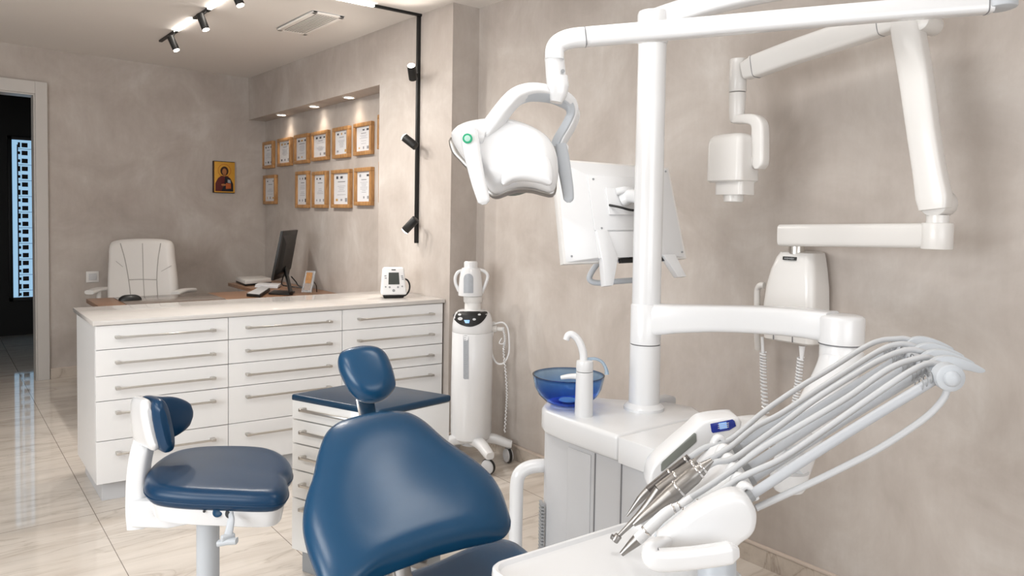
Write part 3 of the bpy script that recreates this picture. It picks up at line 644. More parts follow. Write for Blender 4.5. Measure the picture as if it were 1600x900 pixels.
for k in range(5):
    a = 2*PI*k/5+.3; e = base+V((.29*math.cos(a), .29*math.sin(a), .075))
    b = MB(); b.sweep([base+V((0, 0, .11)), e], lambda u: sq(.045-.015*u, .035-.01*u, 12, 3), up=(0, 0, 1)); g = obj('base_leg', b, CHROME, t)
    b = MB(); b.cyl(V((e.x, e.y, .03))+V((-.015*math.sin(a), .015*math.cos(a), 0)), V((e.x, e.y, .03))-V((-.015*math.sin(a), .015*math.cos(a), 0)), .03, bev=.004); b.cyl(V((e.x, e.y, .03)), e, .008); obj('caster', b, BLACK, g)

# ------------------------------------------------------------------ whitening / treatment lamp device on castors
H = V((2.405, 3.42, 0)); TD = 4.22
wh_t = (H-cC).dot(cF); TD = wh_t
t = thing('treatment_device', H, 'white column shaped dental device on castors standing in the corner beside the long counter', 'medical device')
def zz(y): return dp(737, y, TD).z
axx = dp(737, 600, TD); H = V((axx.x, axx.y, 0))
b = MB(); b.lathe([(.095, zz(686)), (.112, zz(682)), (.116, zz(675)), (.117, zz(600)), (.115, zz(518)), (.113, zz(517.2))], H, seg=48); COLT = bvh(b); obj('column', b, W, t)
b = MB(); b.lathe([(.113, zz(517)), (.1145, zz(516.3)), (.114, zz(506)), (.109, zz(496)), (.098, zz(488)), (.080, zz(484)), (.02, zz(482))], H, seg=48); HEADMB = b; obj('head', b, W, t)
pn = [(707.8, 494), (711, 488.5), (716, 486.6), (740, 486.2), (757, 486.3), (761.5, 487.5), (761.5, 491), (757, 499), (748.5, 506.5), (735, 510.8), (721, 508), (711.5, 501.5)]
HT = bvh(HEADMB); b = MB(); decal(b, HT, [(p.x, p.y) for p in spline_c([V((x, y, 0)) for x, y in pn], 4)], .003, fall=TD); s = obj('control_panel', b, BLACKM, t, label='black control panel')
b = MB()
for x, y, r in ((718, 491.5, 2.2), (719, 498, 3.2), (741, 499, 2.2), (749, 491.5, 2)): decal(b, HT, [(x+r*1.2*math.cos(k*PI/6), y+r*.8*math.sin(k*PI/6)) for k in range(12)], .0042, 0, 2, TD)
decal(b, HT, ((725, 500), (734, 500), (733, 505), (727, 505)), .0042, 1, 2, TD); obj('button_icons', b, [GP, BSCRL], s)
b = MB(); decal(b, COLT, [(723.8, 520.5), (728, 520.5), (732.3, 520.5), (732.3, 540), (732.3, 570), (732.3, 592.5), (728, 592.5), (723.8, 592.5), (723.8, 570), (723.8, 540)], .002, 0, 3, TD)
s = obj('level_scale', b, RULER, t, label='grey level scale'); b = MB()
for k in range(22):
    y = 524+k*3.0; decal(b, COLT, [(725.5, y), (725.5+(4.5 if k % 5 == 0 else 2.5), y), (725.5+(4.5 if k % 5 == 0 else 2.5), y+.7), (725.5, y+.7)], .0028, 0, 1, TD)
obj('scale_marks', b, GREY, s)
b = MB(); pr = lambda r, y: (r*TD/1164, zz(y)); HX = dp(739, 450, TD); HX = V((HX.x, HX.y, 0))
b.lathe([pr(13, 485), pr(12.5, 472)], HX, seg=32); b.lathe([pr(13.5, 472.5), pr(14.5, 471), pr(14.8, 463), pr(13, 461.5)], HX, seg=32); obj('neck', b, WX, t)
b = MB(); b.lathe([pr(14, 462.5), pr(19, 461.5), pr(19.2, 455), pr(17.5, 435), pr(15, 421), pr(13.5, 418.5), pr(11, 418), pr(10.7, 416), pr(10.7, 410), pr(9.5, 408.3), pr(3, 407.8)], V((HX.x, HX.y, 0))-rh*.014, seg=40); LHT = bvh(b); obj('lamp_head', b, W, t)
wn_ = [(724.5, 458)]+[(732+7.5*math.cos(a), 435-7.5*math.sin(a)) for a in [PI-k*PI/10 for k in range(11)]]+[(739.5, 458)]
b = MB(); decal(b, LHT, wn_, .002, 0, 5, TD); obj('lamp_window', b, RULER, t, label='grey arched window')
for pts in ([(726, 421.5), (716, 425), (711.5, 433), (712, 443), (717, 455)], [(746, 420.5), (757, 424), (762, 431), (759, 443), (753, 458)]):
    b = MB(); b.tube([dp(x, y, TD) for x, y in pts], .0095, 10); obj('handle', b, W, t)
b = MB(); b.cyl(dp(765, 514, TD), dp(776, 514, TD), .021, bev=.003); b.cyl(dp(776, 514, TD), dp(787, 514.5, TD), .013, bev=.003); b.cyl(dp(771, 503, TD), dp(771, 508, TD), .012); obj('cable_bracket', b, WX, t)
b = MB(); b.tube([dp(x, y, TD-.01) for x, y in ((773, 506), (785, 504), (793, 512), (795.5, 530), (795, 552), (787, 567), (776, 567), (769, 553), (768.5, 530), (771, 516))], .0052, 8); obj('cable', b, W, t)
b = MB(); P = spline([dp(x, y, TD-.02) for x, y in ((786, 512), (789, 530), (787, 548), (790, 580), (792, 612), (791, 640), (788.5, 676))], 30)
hel = [p+rh*(.0045*math.cos(k*1.3))+fh*(.0045*math.sin(k*1.3)) for k, p in enumerate(P)]; b.tube(hel, .0034, 6, smooth=False); b.tube([dp(x, y, TD-.02) for x, y in ((784, 528), (780, 536), (786, 537), (789, 530))], .003, 6); obj('beaded_cord', b, W, t)
def caster(P, r, ang, parent, w=.03):
    P = V(P); ax = V((math.cos(ang), math.sin(ang), 0))
    b = MB(); b.cyl(P-ax*w*.32, P+ax*w*.32, r, bev=.006, seg=28); g = obj('caster', b, BLACK, parent)
    b = MB()
    for s in (-1, 1): b.lathe([(r*.90, 0), (r*.86, .006), (r*.6, .010), (.004, .011)], P+ax*(s*w*.30), ax*s, seg=24)
    obj('wheel_cover', b, GP, g)
    b = MB(); b.cyl(P+V((0, 0, r*.7)), P+V((0, 0, r*1.45)), .009); b.rbox(P+V((0, 0, r*.98)), (.02, .03, r*.35), .004); obj('caster_fork', b, GREY, g)
wr = .043
eF = onz(763, 729, wr); eR = onx(794, 703, 2.572); eR.z = wr; eL = V((H.x-.20, H.y+.03, wr)); eB = V((H.x+.03, H.y+.20, wr))
for e, a in ((eF, .35), (eR, -.2), (eL, 1.2), (eB, 2.0)):
    top = V((e.x, e.y, wr*2.55)); c0 = V((H.x, H.y, .135))
    b = MB(); b.sweep([c0+(top-c0)*V((.2, .2, 0)), c0.lerp(top, .6)+V((0, 0, .015)), top, top+(top-c0)*V((.10, .10, .1))], lambda u: sq(.075-.03*u, .060-.022*u, 16, 3), up=(0, 0, 1)); g = obj('base_leg', b, W, t)
    caster(e, wr, a, g)
b = MB(); b.cyl(V((H.x, H.y, .095)), V((H.x, H.y, zz(684))), .06, seg=32, bev=.01); obj('base_hub', b, GP, t)

# ------------------------------------------------------------------ blue topped drawer cart
KZ = .70; A_, B_, C_ = onz(454.5, 615.5, KZ), onz(592, 641, KZ), onz(705.5, 617, KZ); e1 = B_-A_; e2 = C_-B_
def km(u, v, z): p = A_+e1*u+e2*v; return V((p.x, p.y, z))
def kbox(b, u0, u1, v0, v1, z0, z1, r=.001, seg=1, mi=0):
    b.box8([km(u0, v0, z0), km(u1, v0, z0), km(u1, v1, z0), km(u0, v1, z0), km(u0, v0, z1), km(u1, v0, z1), km(u1, v1, z1), km(u0, v1, z1)], r, seg, mi)
t = thing('drawer_cart', km(.5, .5, 0), 'white gloss drawer cart with navy blue top behind the dental chair', 'drawer cart')
b = MB(); kbox(b, 0, 1, 0, 1, KZ-.026, KZ, .008, 3); obj('top', b, BTOP, t, label='navy blue top')
kz = [onx(456, y, A_.x).z for y in (622, 655, 692.5, 734, 778, 860)]
b = MB(); kbox(b, .01, .99, .062, .985, kz[5], KZ-.027); obj('body', b, CABG, t)
b = MB(); kbox(b, .06, .94, .09, .95, 0, kz[5]+.002); obj('plinth', b, GREY, t)
for k in range(5):
    b = MB(); kbox(b, .012, .988, .006, .060, kz[k+1]+.002, kz[k]-.002, .0015); d = obj('drawer', b, CABG, t)
    zc = kz[k]-.42*(kz[k]-kz[k+1]) if k < 4 else kz[k]-.03
    b = MB(); kbox(b, .16, .86, -.075, -.055, zc-.006, zc+.006, .002)
    for u in (.16, .83): kbox(b, u, u+.03, -.075, .006, zc-.007, zc+.007, .002)
    obj('handle', b, STEEL, d, label='steel bar handle')

# ================================================================== operator stool
SZT = .565
so = [(225, 762), (231, 744), (249, 727), (272, 715.5), (302, 709.5), (340, 707), (388, 707.5), (421, 711), (444, 721), (456, 735), (456.5, 747), (448, 757), (451, 766), (449, 777), (436, 787), (405, 789), (350, 787), (284, 784), (243, 779), (229, 772)]
sp = [onz(x, y, SZT-.03) for x, y in so]; sp = [p for p in sp]
cen = sum(sp, V())/len(sp); colp = dp(325, 850, 2.33); colp = V((colp.x, colp.y, 0))
t = thing('operator_stool', colp, 'dark blue saddle stool with wraparound backrest and white frame at the left', 'stool')
b = MB(); b.pad(sp, (0, 0, 1), .034, .034, .16, dish=.004, N=110, pw=2.3); obj('seat', b, NAVY, t)
b = MB(); P = resample(spline_c(sp, 8), 110); b.tube([cen+(p-cen)*1.001+V((0, 0, -.006)) for p in P]+[cen+(P[0]-cen)*1.001+V((0, 0, -.006))], .0018, 6, smooth=False); obj('seat_piping', b, NAVY, t)
b = MB(); q = [cen+(p-cen)*.93 for p in P]
def lev(s, z): return [V((cen.x+(p.x-cen.x)*s, cen.y+(p.y-cen.y)*s, z)) for p in P]
b.loft([lev(.40, SZT-.118), lev(.80, SZT-.116), lev(.90, SZT-.106), lev(.93, SZT-.072), lev(.94, SZT-.055)]); PANT = bvh(b); obj('seat_pan', b, W, t)
b = MB()
def panpt(x, y, d=0): return dp(x, y, (onz(x, y, SZT-.085)-cC).dot(cF)-d)
td = (onz(340, 800, SZT-.085)-cC).dot(cF)
td = (hit(PANT, 340, 800)[0]-cC).dot(cF); b.cyl(dp(340, 800.5, td+.02), dp(340, 800.5, td-.004), .0145, bev=.003); g = obj('blue_button', b, BLUE, t, label='blue push button')
b = MB(); b.cyl(dp(319, 799, td+.02), dp(319, 799, td-.004), .004); obj('button', b, CHARC, t)
b = MB(); b.cyl(dp(360, 802, td+.02), dp(360, 802, td-.003), .015, bev=.002); obj('lever_socket', b, CHARC, t)
b = MB(); b.sweep([dp(361, 803, td-.02), dp(361, 812, td-.045), dp(359, 825, td-.055), dp(356, 838, td-.06)], lambda u: sq(.018+.006*u, .012, 14, 3), up=-fh)
b.sweep([dp(341, 849, td-.065), dp(356, 846, td-.065), dp(370, 845, td-.065)], lambda u: sq(.026, .016, 16, 3.5), up=(0, 0, 1)); b.rbox(dp(356, 840, td-.062), (.04, .016, .022), .006, 3); obj('height_lever', b, WG, t)
b = MB(); b.cyl(V((colp.x, colp.y, .14)), V((colp.x, colp.y, SZT-.11)), .034, seg=32); obj('gas_column', b, WG, t)
b = MB(); b.cyl(V((colp.x, colp.y, SZT-.135)), V((colp.x, colp.y, SZT-.10)), .028, seg=24); obj('column_neck', b, GREY, t)
for k in range(5):
    a = 2*PI*k/5+.2; e = colp+V((.27*math.cos(a), .27*math.sin(a), .085))
    b = MB(); b.sweep([colp+V((0, 0, .13)), e], lambda u: sq(.05-.018*u, .038-.01*u, 14, 3), up=(0, 0, 1)); g = obj('base_leg', b, CHROME, t); caster(V((e.x, e.y, .032)), .032, a+1.57, g, .026)
# back support : J shaped white arm, shell and curved pad
tb = 2.36
b = MB(); b.prism([dp(x, y, tb-.01) for x, y in ((200.5, 784), (240, 784), (241, 806), (252, 810), (300, 811), (300, 819), (262, 827), (203, 825))], fh*.07, .007, 3); obj('rear_bracket', b, W, t)
b = MB(); b.sweep([dp(217, 823, tb+.04), dp(215, 800, tb+.04), dp(215, 770, tb+.04), dp(217, 735, tb+.04), dp(222, 705, tb+.04), dp(230, 680, tb+.06)], lambda u: sq(.062, .058, 24, 4), up=-fh); obj('back_post', b, W, t)
NEAR, FAR = dp(259, 668, 2.27), dp(299, 647, 2.58); BK = dp(231, 655, 2.43)
mid = (NEAR+FAR)/2; zc = .725
def arc(u):     # plan curve from the near tip round the back to the far tip
    p0, p1, p2, p3 = NEAR, NEAR.lerp(BK, 1.25), FAR.lerp(BK, 1.30), FAR
    p = p0*(1-u)**3+p1*3*u*(1-u)**2+p2*3*u*u*(1-u)+p3*u**3; return V((p.x, p.y, 0))
apts = [arc(k/26) for k in range(27)]
def backprof(w, h, u0=.0):
    def f(u):
        e = u/.05 if u < .5 else (1-u)/.20; k_ = min(1, max(0, e)); k_ = math.sqrt(max(0, 1-(1-k_)**2)); lo_ = .72 if u < .5 else .25
        hh_ = h*(1-.20*u)*(lo_+(1-lo_)*k_); return sq(w*(.35+.65*k_), hh_, 28, 2.8)
    return f
def zlift(u): return NEAR.z+(FAR.z-NEAR.z)*u
def ulean(u): return V((0, 0, 1))-rh*(.24*max(0, 1-u/.55))
b = MB(); b.sweep([p+V((0, 0, zlift(k/26))) for k, p in enumerate(apts)], backprof(.054, .172), up=ulean, sub=2); obj('back_cushion', b, NAVY, t)
def off(k, d):
    a = apts[max(0, k-1)]; e = apts[min(26, k+1)]; tn = (e-a).normalized(); nr = V((-tn.y, tn.x, 0))
    if (nr).dot(BK-mid) < 0: nr = -nr
    return apts[k]+nr*d
b = MB(); b.sweep([off(k, .030)+V((0, 0, zlift(k/26)+.004)) for k in range(1, 26)], backprof(.042, .166), up=ulean, sub=2); obj('back_shell', b, W, t)

# ================================================================== dental chair
BB, BT = dp(640, 880, 1.68), dp(592, 650, 2.02); ax_ = (BT-BB); gx = V((ax_.x, ax_.y, 0)).normalized(); lat = V((gx.y, -gx.x, 0)); bnm = lat.cross(ax_).normalized()
if bnm.z < 0: bnm = -bnm
t = thing('dental_chair', V((BB.x+.1, BB.y-.25, 0)), 'blue leather dental chair with reclined backrest and headrest in the foreground', 'dental chair')
ol = [(558, 654.5), (585, 649), (609, 646.5), (638, 649), (664, 664), (693, 692), (727, 715), (761, 741), (782, 771), (794, 805), (798, 824), (788, 838), (762, 845), (735, 851), (704, 859), (676, 867), (648, 878), (621, 888), (590, 901), (565, 918), (535, 938), (510, 930), (493, 897), (478, 855), (472.5, 818), (478, 780), (489, 745), (497, 708), (509, 680), (530, 663)]
bp_ = [onp(x, y, BB, bnm) for x, y in ol]
b = MB()
def dish_pad(b, out, n, f, bk, rr, dish, N, cen=None): b.pad(out, n, f, bk, rr, dish, N, cen=cen)
cb = onp(632, 790, BB, bnm)
dish_pad(b, bp_, bnm, .055, .045, .40, -.006, 140, cb); obj('backrest', b, BLUE, t)
b = MB(); b.loft([[cb+(p-cb)*s-bnm*h for p in resample(spline_c(bp_, 6), 100)] for s, h in ((.80, .03), (.80, .05), (.74, .072), (.5, .08))]); obj('backrest_shell', b, W, t)
HC = dp(572, 592, 2.17); hn = (bnm*.75-gx*.45).normalized(); hn = (cC-HC).normalized()*.55+bnm*.45; hn.normalize()
ho = [(528, 562), (534, 551), (552, 544.5), (571, 542), (589, 544), (602, 553), (611, 571), (617, 592), (617.5, 605), (607, 619), (594, 627), (579, 629.5), (562, 626), (547, 613), (536, 594), (529, 577)]
b = MB(); b.pad([onp(x, y, HC, hn) for x, y in ho], hn, .046, .042, .5, -.002, 80); g = obj('headrest', b, BLUE, t)
b = MB(); b.sweep([onp(568, 612, HC-hn*.03, hn), dp(573, 640, 2.15), dp(577, 665, 2.11)], lambda u: sq(.050, .012, 16, 6), up=hn); obj('headrest_post', b, CHROME, t, label='chrome headrest post')
SP_ = .50
s_o = [(818, 857), (811, 849), (800, 843.5), (785, 840.5), (764, 841), (744, 845.5), (722, 853), (700, 862), (675, 877), (655, 886), (625, 894), (590, 901), (575, 925), (590, 975), (660, 1030), (760, 1060), (850, 1010), (870, 930), (845, 880)]
n_s = (V((0, 0, 1))-gx*.10).normalized(); s0_ = onz(764, 842, SP_-.02)
s_o = [(x+(6 if x < 760 else 0), y+(14 if x < 760 else 7)) for x, y in s_o]
b = MB(); b.pad([onp(x, y, s0_, n_s) for x, y in s_o], n_s, .040, .045, .30, .0, 110, cen=onp(720, 940, s0_, n_s)); obj('seat', b, BLUE, t)
se = onp(720, 950, s0_, n_s)
b = MB(); b.loft([[V((se.x+rx*math.cos(2*PI*k/32), se.y+ry*math.sin(2*PI*k/32), z)) for k in range(32)] for rx, ry, z in ((.26, .34, 0), (.26, .34, .05), (.16, .2, .09), (.14, .17, .30), (.2, .25, .40))]); obj('pedestal', b, W, t)
lk = [dp(640, 896, 1.86), dp(650, 888, 1.93), dp(656, 879, 2.0), dp(657, 870, 2.06)]
b = MB(); b.sweep([dp(700, 905, 2.0), dp(655, 892, 1.96), dp(640, 897, 1.92)], lambda u: sq(.05, .035, 16, 4), up=(0, 0, 1)); b.rbox(dp(655, 882, 2.02), (.035, .02, .05), .006, rot=Matrix.Rotation(.5, 3, 'Y')); obj('recline_hinge', b, INSTR, t, label='grey metal hinge')
b = MB(); b.sweep([se+V((0, 0, -.06)), cb-bnm*.16-ax_*.25, cb-bnm*.06+ax_*.05], lambda u: sq(.05, .04, 16, 4), up=bnm); obj('back_support_arm', b, INSTR, t)

# ================================================================== dental unit with pole
PX, PY = 1.957, 1.737; UZ = .735
t = thing('dental_unit', (1.86, 1.65, 0), 'white dental unit cabinet with tall pole and blue spittoon bowl by the right wall', 'dental unit')
def outline(d, x0=1.66):     # cabinet plan grown by d ; straight face x0, rounded far end
    o = [(x0-d, 1.37), (x0-d, 1.55), (x0-d, 1.80)]
    for k in range(1, 9):
        a = PI-k*PI/9*1.0; o.append((1.812+(.152+d)*math.cos(a), 1.86+(.155+d)*math.sin(a)))
    o += [(2.02+d, 1.84), (2.10+d, 1.76), (2.12+d, 1.66), (2.06+d, 1.56), (2.0+d, 1.50)]
    return o
b = MB(); b.prism([V((x, y, .03)) for x, y in outline(0)], (0, 0, .63), .004); obj('cabinet', b, GP, t)
b = MB(); b.prism([V((x, y, 0)) for x, y in outline(-.02)], (0, 0, .03), .002); obj('plinth', b, GREY, t)
def topslab(lo, hi, ya_, yb_):
    o = [(x, y) for x, y in outline(.012)]
    poly = []
    n = len(o)
    for i in range(n):
        (x0, y0), (x1, y1) = o[i], o[(i+1) % n]
        if ya_ <= y0 <= yb_: poly.append((x0, y0))
        for yc in (ya_, yb_):
            if (y0-yc)*(y1-yc) < 0: f = (yc-y0)/(y1-y0); poly.append((x0+f*(x1-x0), yc))
    return poly
YS = onx(967, 668, 1.65).y
b = MB(); b.prism([V((x, y, .652)) for x, y in topslab(0, 1, YS+.0012, 9)], (0, 0, UZ-.652), .014, 3); obj('bowl_deck', b, W, t)
b = MB(); b.prism([V((x, y, .652)) for x, y in topslab(0, 1, 0, YS-.0012)], (0, 0, UZ-.656), .014, 3); obj('pole_deck', b, W, t)
for px_ in (930, 971.5):
    b = MB(); y = onx(px_, 740, 1.66).y; b.rbox((1.6592, y, .34), (.004, .004, .62), 0); obj('door_seam', b, SEAMM, t)
q = onx(926, 690, 1.66).y; q2 = onx(849, 690, 1.66).y
b = MB(); b.rbox((1.6585, (q+1.80)/2, .34), (.006, abs(1.80-q)-.008, .60), .003); obj('left_door', b, GP, t)
b = MB(); q = onx(914, 693, 1.656)
tri = [(-.016, -.004), (.018, -.004), (.016, .006), (.002, .012), (-.004, .010)]
b.tube([V((1.6545, q.y-u, q.z+v)) for u, v in tri+tri[:1]], .0012, 6, smooth=False); obj('door_emblem', b, INK, t, label='small outlined triangular emblem')
b = MB()
for k in range(22): b.rbox((1.80+(.152)*math.cos(2.62), 1.86+.156*math.sin(2.62), .15+k*.012), (.012, .05, .005), .001, rot=Matrix.Rotation(2.62, 3, 'Z'))
obj('vent_slots', b, GREY, t)
b = MB(); b.rbox((2.12, 1.79, .69), (.09, .06, .11), .012, 3); obj('rear_block', b, GP, t)
# pole
def on_pole(y): return dp(1008, y, 2.6).z
b = MB(); b.lathe([(.070, UZ-.004), (.070, UZ+.010), (.062, UZ+.018), (.0535, UZ+.024), (.053, on_pole(537))], (PX, PY, 0), seg=48); obj('pole_base', b, W, t)
b = MB(); b.cyl(V((PX, PY, on_pole(538.5))), V((PX, PY, on_pole(536.5))), .050); obj('pole_seam', b, SEAMM, t)
b = MB(); b.cyl(V((PX+.004, PY+.004, on_pole(480))), V((PX+.008, PY+.008, on_pole(70))), .0495, .0485, seg=48); obj('pole', b, W, t)
# swing arm hub, arm and elbow
EP = dp(1315, 512, 2.1); PC = V((PX, PY, on_pole(505)))
b = MB(); b.lathe([(.050, on_pole(536)), (.053, on_pole(535)), (.053, on_pole(476)), (.050, on_pole(474)), (.046, on_pole(473))], (PX, PY, 0), seg=48)
a0 = dp(1012, 497, 2.6); a1 = dp(1245, 502, 2.19); a2 = dp(1310, 511, 2.10)
hh_ = [.105, .088, .078, .076, .080, .085]
b.sweep([dp(1005, 499.5, 2.6), dp(1060, 498, 2.52), dp(1120, 497.5, 2.42), dp(1180, 499, 2.31), dp(1245, 503, 2.2), dp(1300, 510, 2.12)], lambda u: sq(.088, lerpl([.118, .096, .086, .084, .084, .086], u), 28, 5), up=(0, 0, 1)); obj('swing_arm', b, W, t)
b = MB(); b.lathe([(.050, -.046), (.061, -.043), (.061, .026), (.058, .032), (.050, .036), (.02, .037)], EP, seg=48); obj('elbow', b, W, t)
b = MB(); b.lathe([(.057, -.060), (.057, -.0445)], EP, seg=40); b.lathe([(.060, -.047), (.0605, -.045)], EP, seg=40, mi=1); obj('elbow_collar', b, [W, SEAMM], t)
lp = [dp(1315, 548, 2.1), dp(1312, 570, 2.09), dp(1298, 600, 2.06), dp(1275, 640, 2.0), dp(1255, 680, 1.93), dp(1240, 720, 1.85), dp(1233, 748, 1.80)]
b = MB(); b.sweep(lp, lambda u: sq(lerpl([.114, .112, .105, .098, .092, .088, .080], u), lerpl([.114, .112, .105, .095, .09, .088, .08], u), 28, 2.3), up=fh); b.lathe([(.02, -.030), (.034, -.027), (.044, -.010), (.045, .02)], lp[-1], seg=32); obj('drop_arm', b, W, t)
# spittoon bowl, cup filler
BC = dp(888, 600, 2.63)
bz = lambda y: dp(888, y, 2.63).z
BR = 56.5*2.63/1164
zr = bz(585); zb = bz(632)
outp = [(.028, zb), (.055, zb+.002), (.082, zb+.014), (.104, zb+.036), (.118, zb+.062), (BR, zr)]
inp = [(BR-.005, zr+.0005), (.112, zb+.062), (.099, zb+.039), (.077, zb+.019), (.05, zb+.008), (.003, zb+.006)]
b = MB(); pr_ = outp+inp; b.lathe([(.003, zb)]+pr_, V((BC.x, BC.y, 0)), seg=64, caps=True); obj('spittoon_bowl', b, BGLASS, t, label='translucent blue glass bowl')
b = MB(); b.lathe([(.032, zb+.010), (.034, zb+.013), (.030, zb+.017), (.002, zb+.018)], V((BC.x, BC.y, 0)), seg=32); obj('bowl_drain', b, WX, t)
b = MB(); b.lathe([(.055, UZ-.004), (.060, zb-.016), (.066, zb-.004), (.060, zb-.001)], V((BC.x, BC.y, 0)), seg=40); obj('bowl_support', b, W, t)
ct_ = 2.50; FB = dp(912, 650, ct_); fz = lambda y: dp(912, y, ct_).z
b = MB(); b.lathe([(.030, UZ-.003), (.031, UZ+.004), (.0285, fz(580))], V((FB.x, FB.y, 0)), seg=36); obj('cup_filler_post', b, W, t)
b = MB(); b.lathe([(.0275, fz(579)), (.0285, fz(577)), (.0285, fz(566)), (.027, fz(563)), (.018, fz(562))], V((FB.x, FB.y, 0)), seg=36); obj('filler_collar', b, W, t)
b = MB(); b.tube([dp(912, 565, ct_), dp(911.5, 553, ct_), dp(908, 540, ct_), dp(902, 529, ct_), dp(894, 522.5, ct_), dp(887.5, 524, ct_), dp(884.5, 531, ct_)], [.0135, .0135, .013, .0125, .012, .0115, .011], 16); obj('cup_filler_spout', b, W, t)
b = MB(); b.sweep([dp(905, 588, ct_), dp(890, 588, ct_+.02), dp(877, 590, ct_+.03)], lambda u: sq(.018, .020-.006*u, 14, 3), up=(0, 0, 1)); obj('rinse_nozzle', b, W, t)
b = MB(); b.tube([dp(917, 561, ct_), dp(930, 560.5, ct_), dp(941, 566, ct_), dp(947, 577, ct_), dp(948, 585, ct_)], [.005, .005, .005, .006, .008], 10); obj('rinse_tube', b, CLEAR, t)
b = MB(); b.tube([dp(872, 727.5, 2.66), dp(848, 727.5, 2.64), dp(828, 730, 2.63), dp(813, 739, 2.62), dp(807.5, 756, 2.62), dp(806.5, 790, 2.62), dp(805, 850, 2.62), dp(803, 930, 2.62)], .0243, 16); obj('side_rail', b, W, t)
# lamp arm on the pole
JT = 1.80; JP = dp(1564, 10, JT)
b = MB(); b.lathe([(.0485, on_pole(74)), (.0515, on_pole(72)), (.0535, on_pole(66)), (.0535, on_pole(30)), (.05, on_pole(25)), (.03, on_pole(23))], (PX+.006, PY+.006, 0), seg=48)
ua = [dp(1008, 40, 2.6), dp(1050, 24, 2.54), dp(1150, -6, 2.40), dp(1300, -32, 2.18), dp(1450, -44, 1.97), dp(1562, -46, JT)]
b.sweep(ua, lambda u: sq(.072-.008*u, .080-.016*u, 24, 4.5), up=(0, 0, 1)); obj('lamp_swing_arm', b, W, t)

# ================================================================== operating lamp on its balanced arm
LT = 1.95
t = thing('operating_lamp', JP, 'white dental operating lamp with green button and curved yoke hanging from a long balanced arm', 'lamp')
b = MB(); b.cyl(dp(1562, -48, JT), dp(1563, 14, JT), .037, seg=40, bev=.006); obj('arm_joint', b, WG, t)
b = MB(); b.sweep([dp(1548, 5.5, JT+.005), dp(1400, 16.5, 1.84), dp(1240, 30, 1.88), dp(1100, 42.5, 1.91), dp(922, 57.5, LT)], lambda u: sq(.048, .049, 28, 4.5), up=(0, 0, 1)); obj('balance_arm', b, W, t)
b = MB(); b.sweep([dp(921, 57.5, LT), dp(895, 60, LT), dp(877, 66, LT), dp(867.5, 76, LT), dp(866, 94, LT)], lambda u: sq(.050, lerpl([.048, .047, .048, .054, .056], u), 26, 3.4), up=-fh); obj('arm_elbow', b, W, t)
b = MB(); b.cyl(dp(866.5, 92, LT), dp(869, 124, LT), .0255, .0265, seg=36); obj('yoke_stem', b, W, t)
b = MB(); b.cyl(dp(879.5, 111, LT-.028), dp(879.5, 111, LT-.02), .005, seg=16); obj('stem_screw', b, GREY, t)
b = MB(); b.sweep([dp(870, 121, LT), dp(871.5, 136, LT), dp(871, 148, LT), dp(869, 160, LT)], lambda u: sq(lerpl([.057, .058, .050, .032], u), lerpl([.052, .054, .046, .034], u), 24, 3), up=-fh); obj('yoke_knuckle', b, W, t)
yk = [dp(760, 208, 1.93), dp(775, 188, 1.915), dp(792, 165, 1.905), dp(808, 150, 1.91), dp(828, 143.5, 1.925), dp(850, 144.5, 1.95), dp(872, 150, 1.975), dp(890, 162, 2.0), dp(896, 178, 2.015), dp(889, 197, 2.02), dp(878, 216, 2.02), dp(871, 232, 2.02)]
LC_ = dp(826, 215, 1.96); yu = lambda u: (-fh*.8+V((0, 0, .35))-rh*.25)
b = MB(); b.sweep(yk, lambda u: sq(lerpl([.044, .042, .040, .038, .036, .034, .034, .032, .030, .030, .030, .028], u), .040, 24, 5), up=yu, sub=5); obj('yoke', b, W, t)
b = MB(); b.sweep([p+(LC_-p).normalized()*.008-fh*.004 for p in yk[1:]], lambda u: sq(.024, .036, 18, 5), up=yu, sub=5); obj('yoke_inner_band', b, WG, t, label='grey inner side of the yoke')
# head: loft of cross sections along the lateral axis
LC = dp(806, 245, LT)
hb = [(705.5, 214), (711, 203), (725, 195), (755, 189.5), (780, 189), (800, 190.5), (825, 198), (850, 211), (862, 224), (870, 243), (872.5, 270), (869, 290), (862, 299), (850, 296), (832, 291), (812, 290), (795, 293.5), (780, 300), (768, 299), (755, 284), (742, 268), (727, 250), (714, 233)]
ln = (-fh+V((0, 0, .30))-rh*.1).normalized()
b = MB(); b.pad([onp(x, y, LC, ln) for x, y in hb], ln, .058, .050, .34, .0, 110, cen=onp(806, 246, LC, ln), pw=2.0); obj('lamp_head', b, W, t)
b = MB(); hc = [(x, y+5) for x, y in hb]
b.pad([onp(x, y, LC-ln*.03, ln) for x, y in [(703.5, 215), (735, 220), (780, 225), (850, 225), (868, 250), (870, 292), (864, 306), (850, 304), (832, 299.5), (812, 298.5), (795, 302), (776, 309), (764, 305), (749, 287), (733, 268), (719, 253), (705, 236)]], ln, .008, .030, .12, 0, 90, cen=onp(800, 262, LC-ln*.03, ln)); obj('lens_rim', b, INSTR, t, label='grey lens rim')
b = MB(); q = onp(800, 258, LC-ln*.058, ln); b.lathe([(.085, 0), (.082, .006), (.01, .008)], q-ln*.008, ln, seg=40); obj('reflector_glass', b, PSCR, t)
b = MB(); b.pad([onp(x, y, LC+ln*.046, ln) for x, y in [(785, 230), (800, 228), (830, 231), (848, 238), (860, 252), (864, 272), (861, 288), (845, 285), (820, 281), (800, 283), (785, 289), (783, 270), (784, 248)]], ln, .016, .03, .35, 0, 70); obj('head_bulge', b, W, t)
lh = [dp(733, 203, 1.90), dp(735, 222, 1.895), dp(740, 250, 1.885), dp(747, 282, 1.875), dp(754, 306, 1.87), dp(756, 315, 1.87), dp(756.8, 319.5, 1.87)]
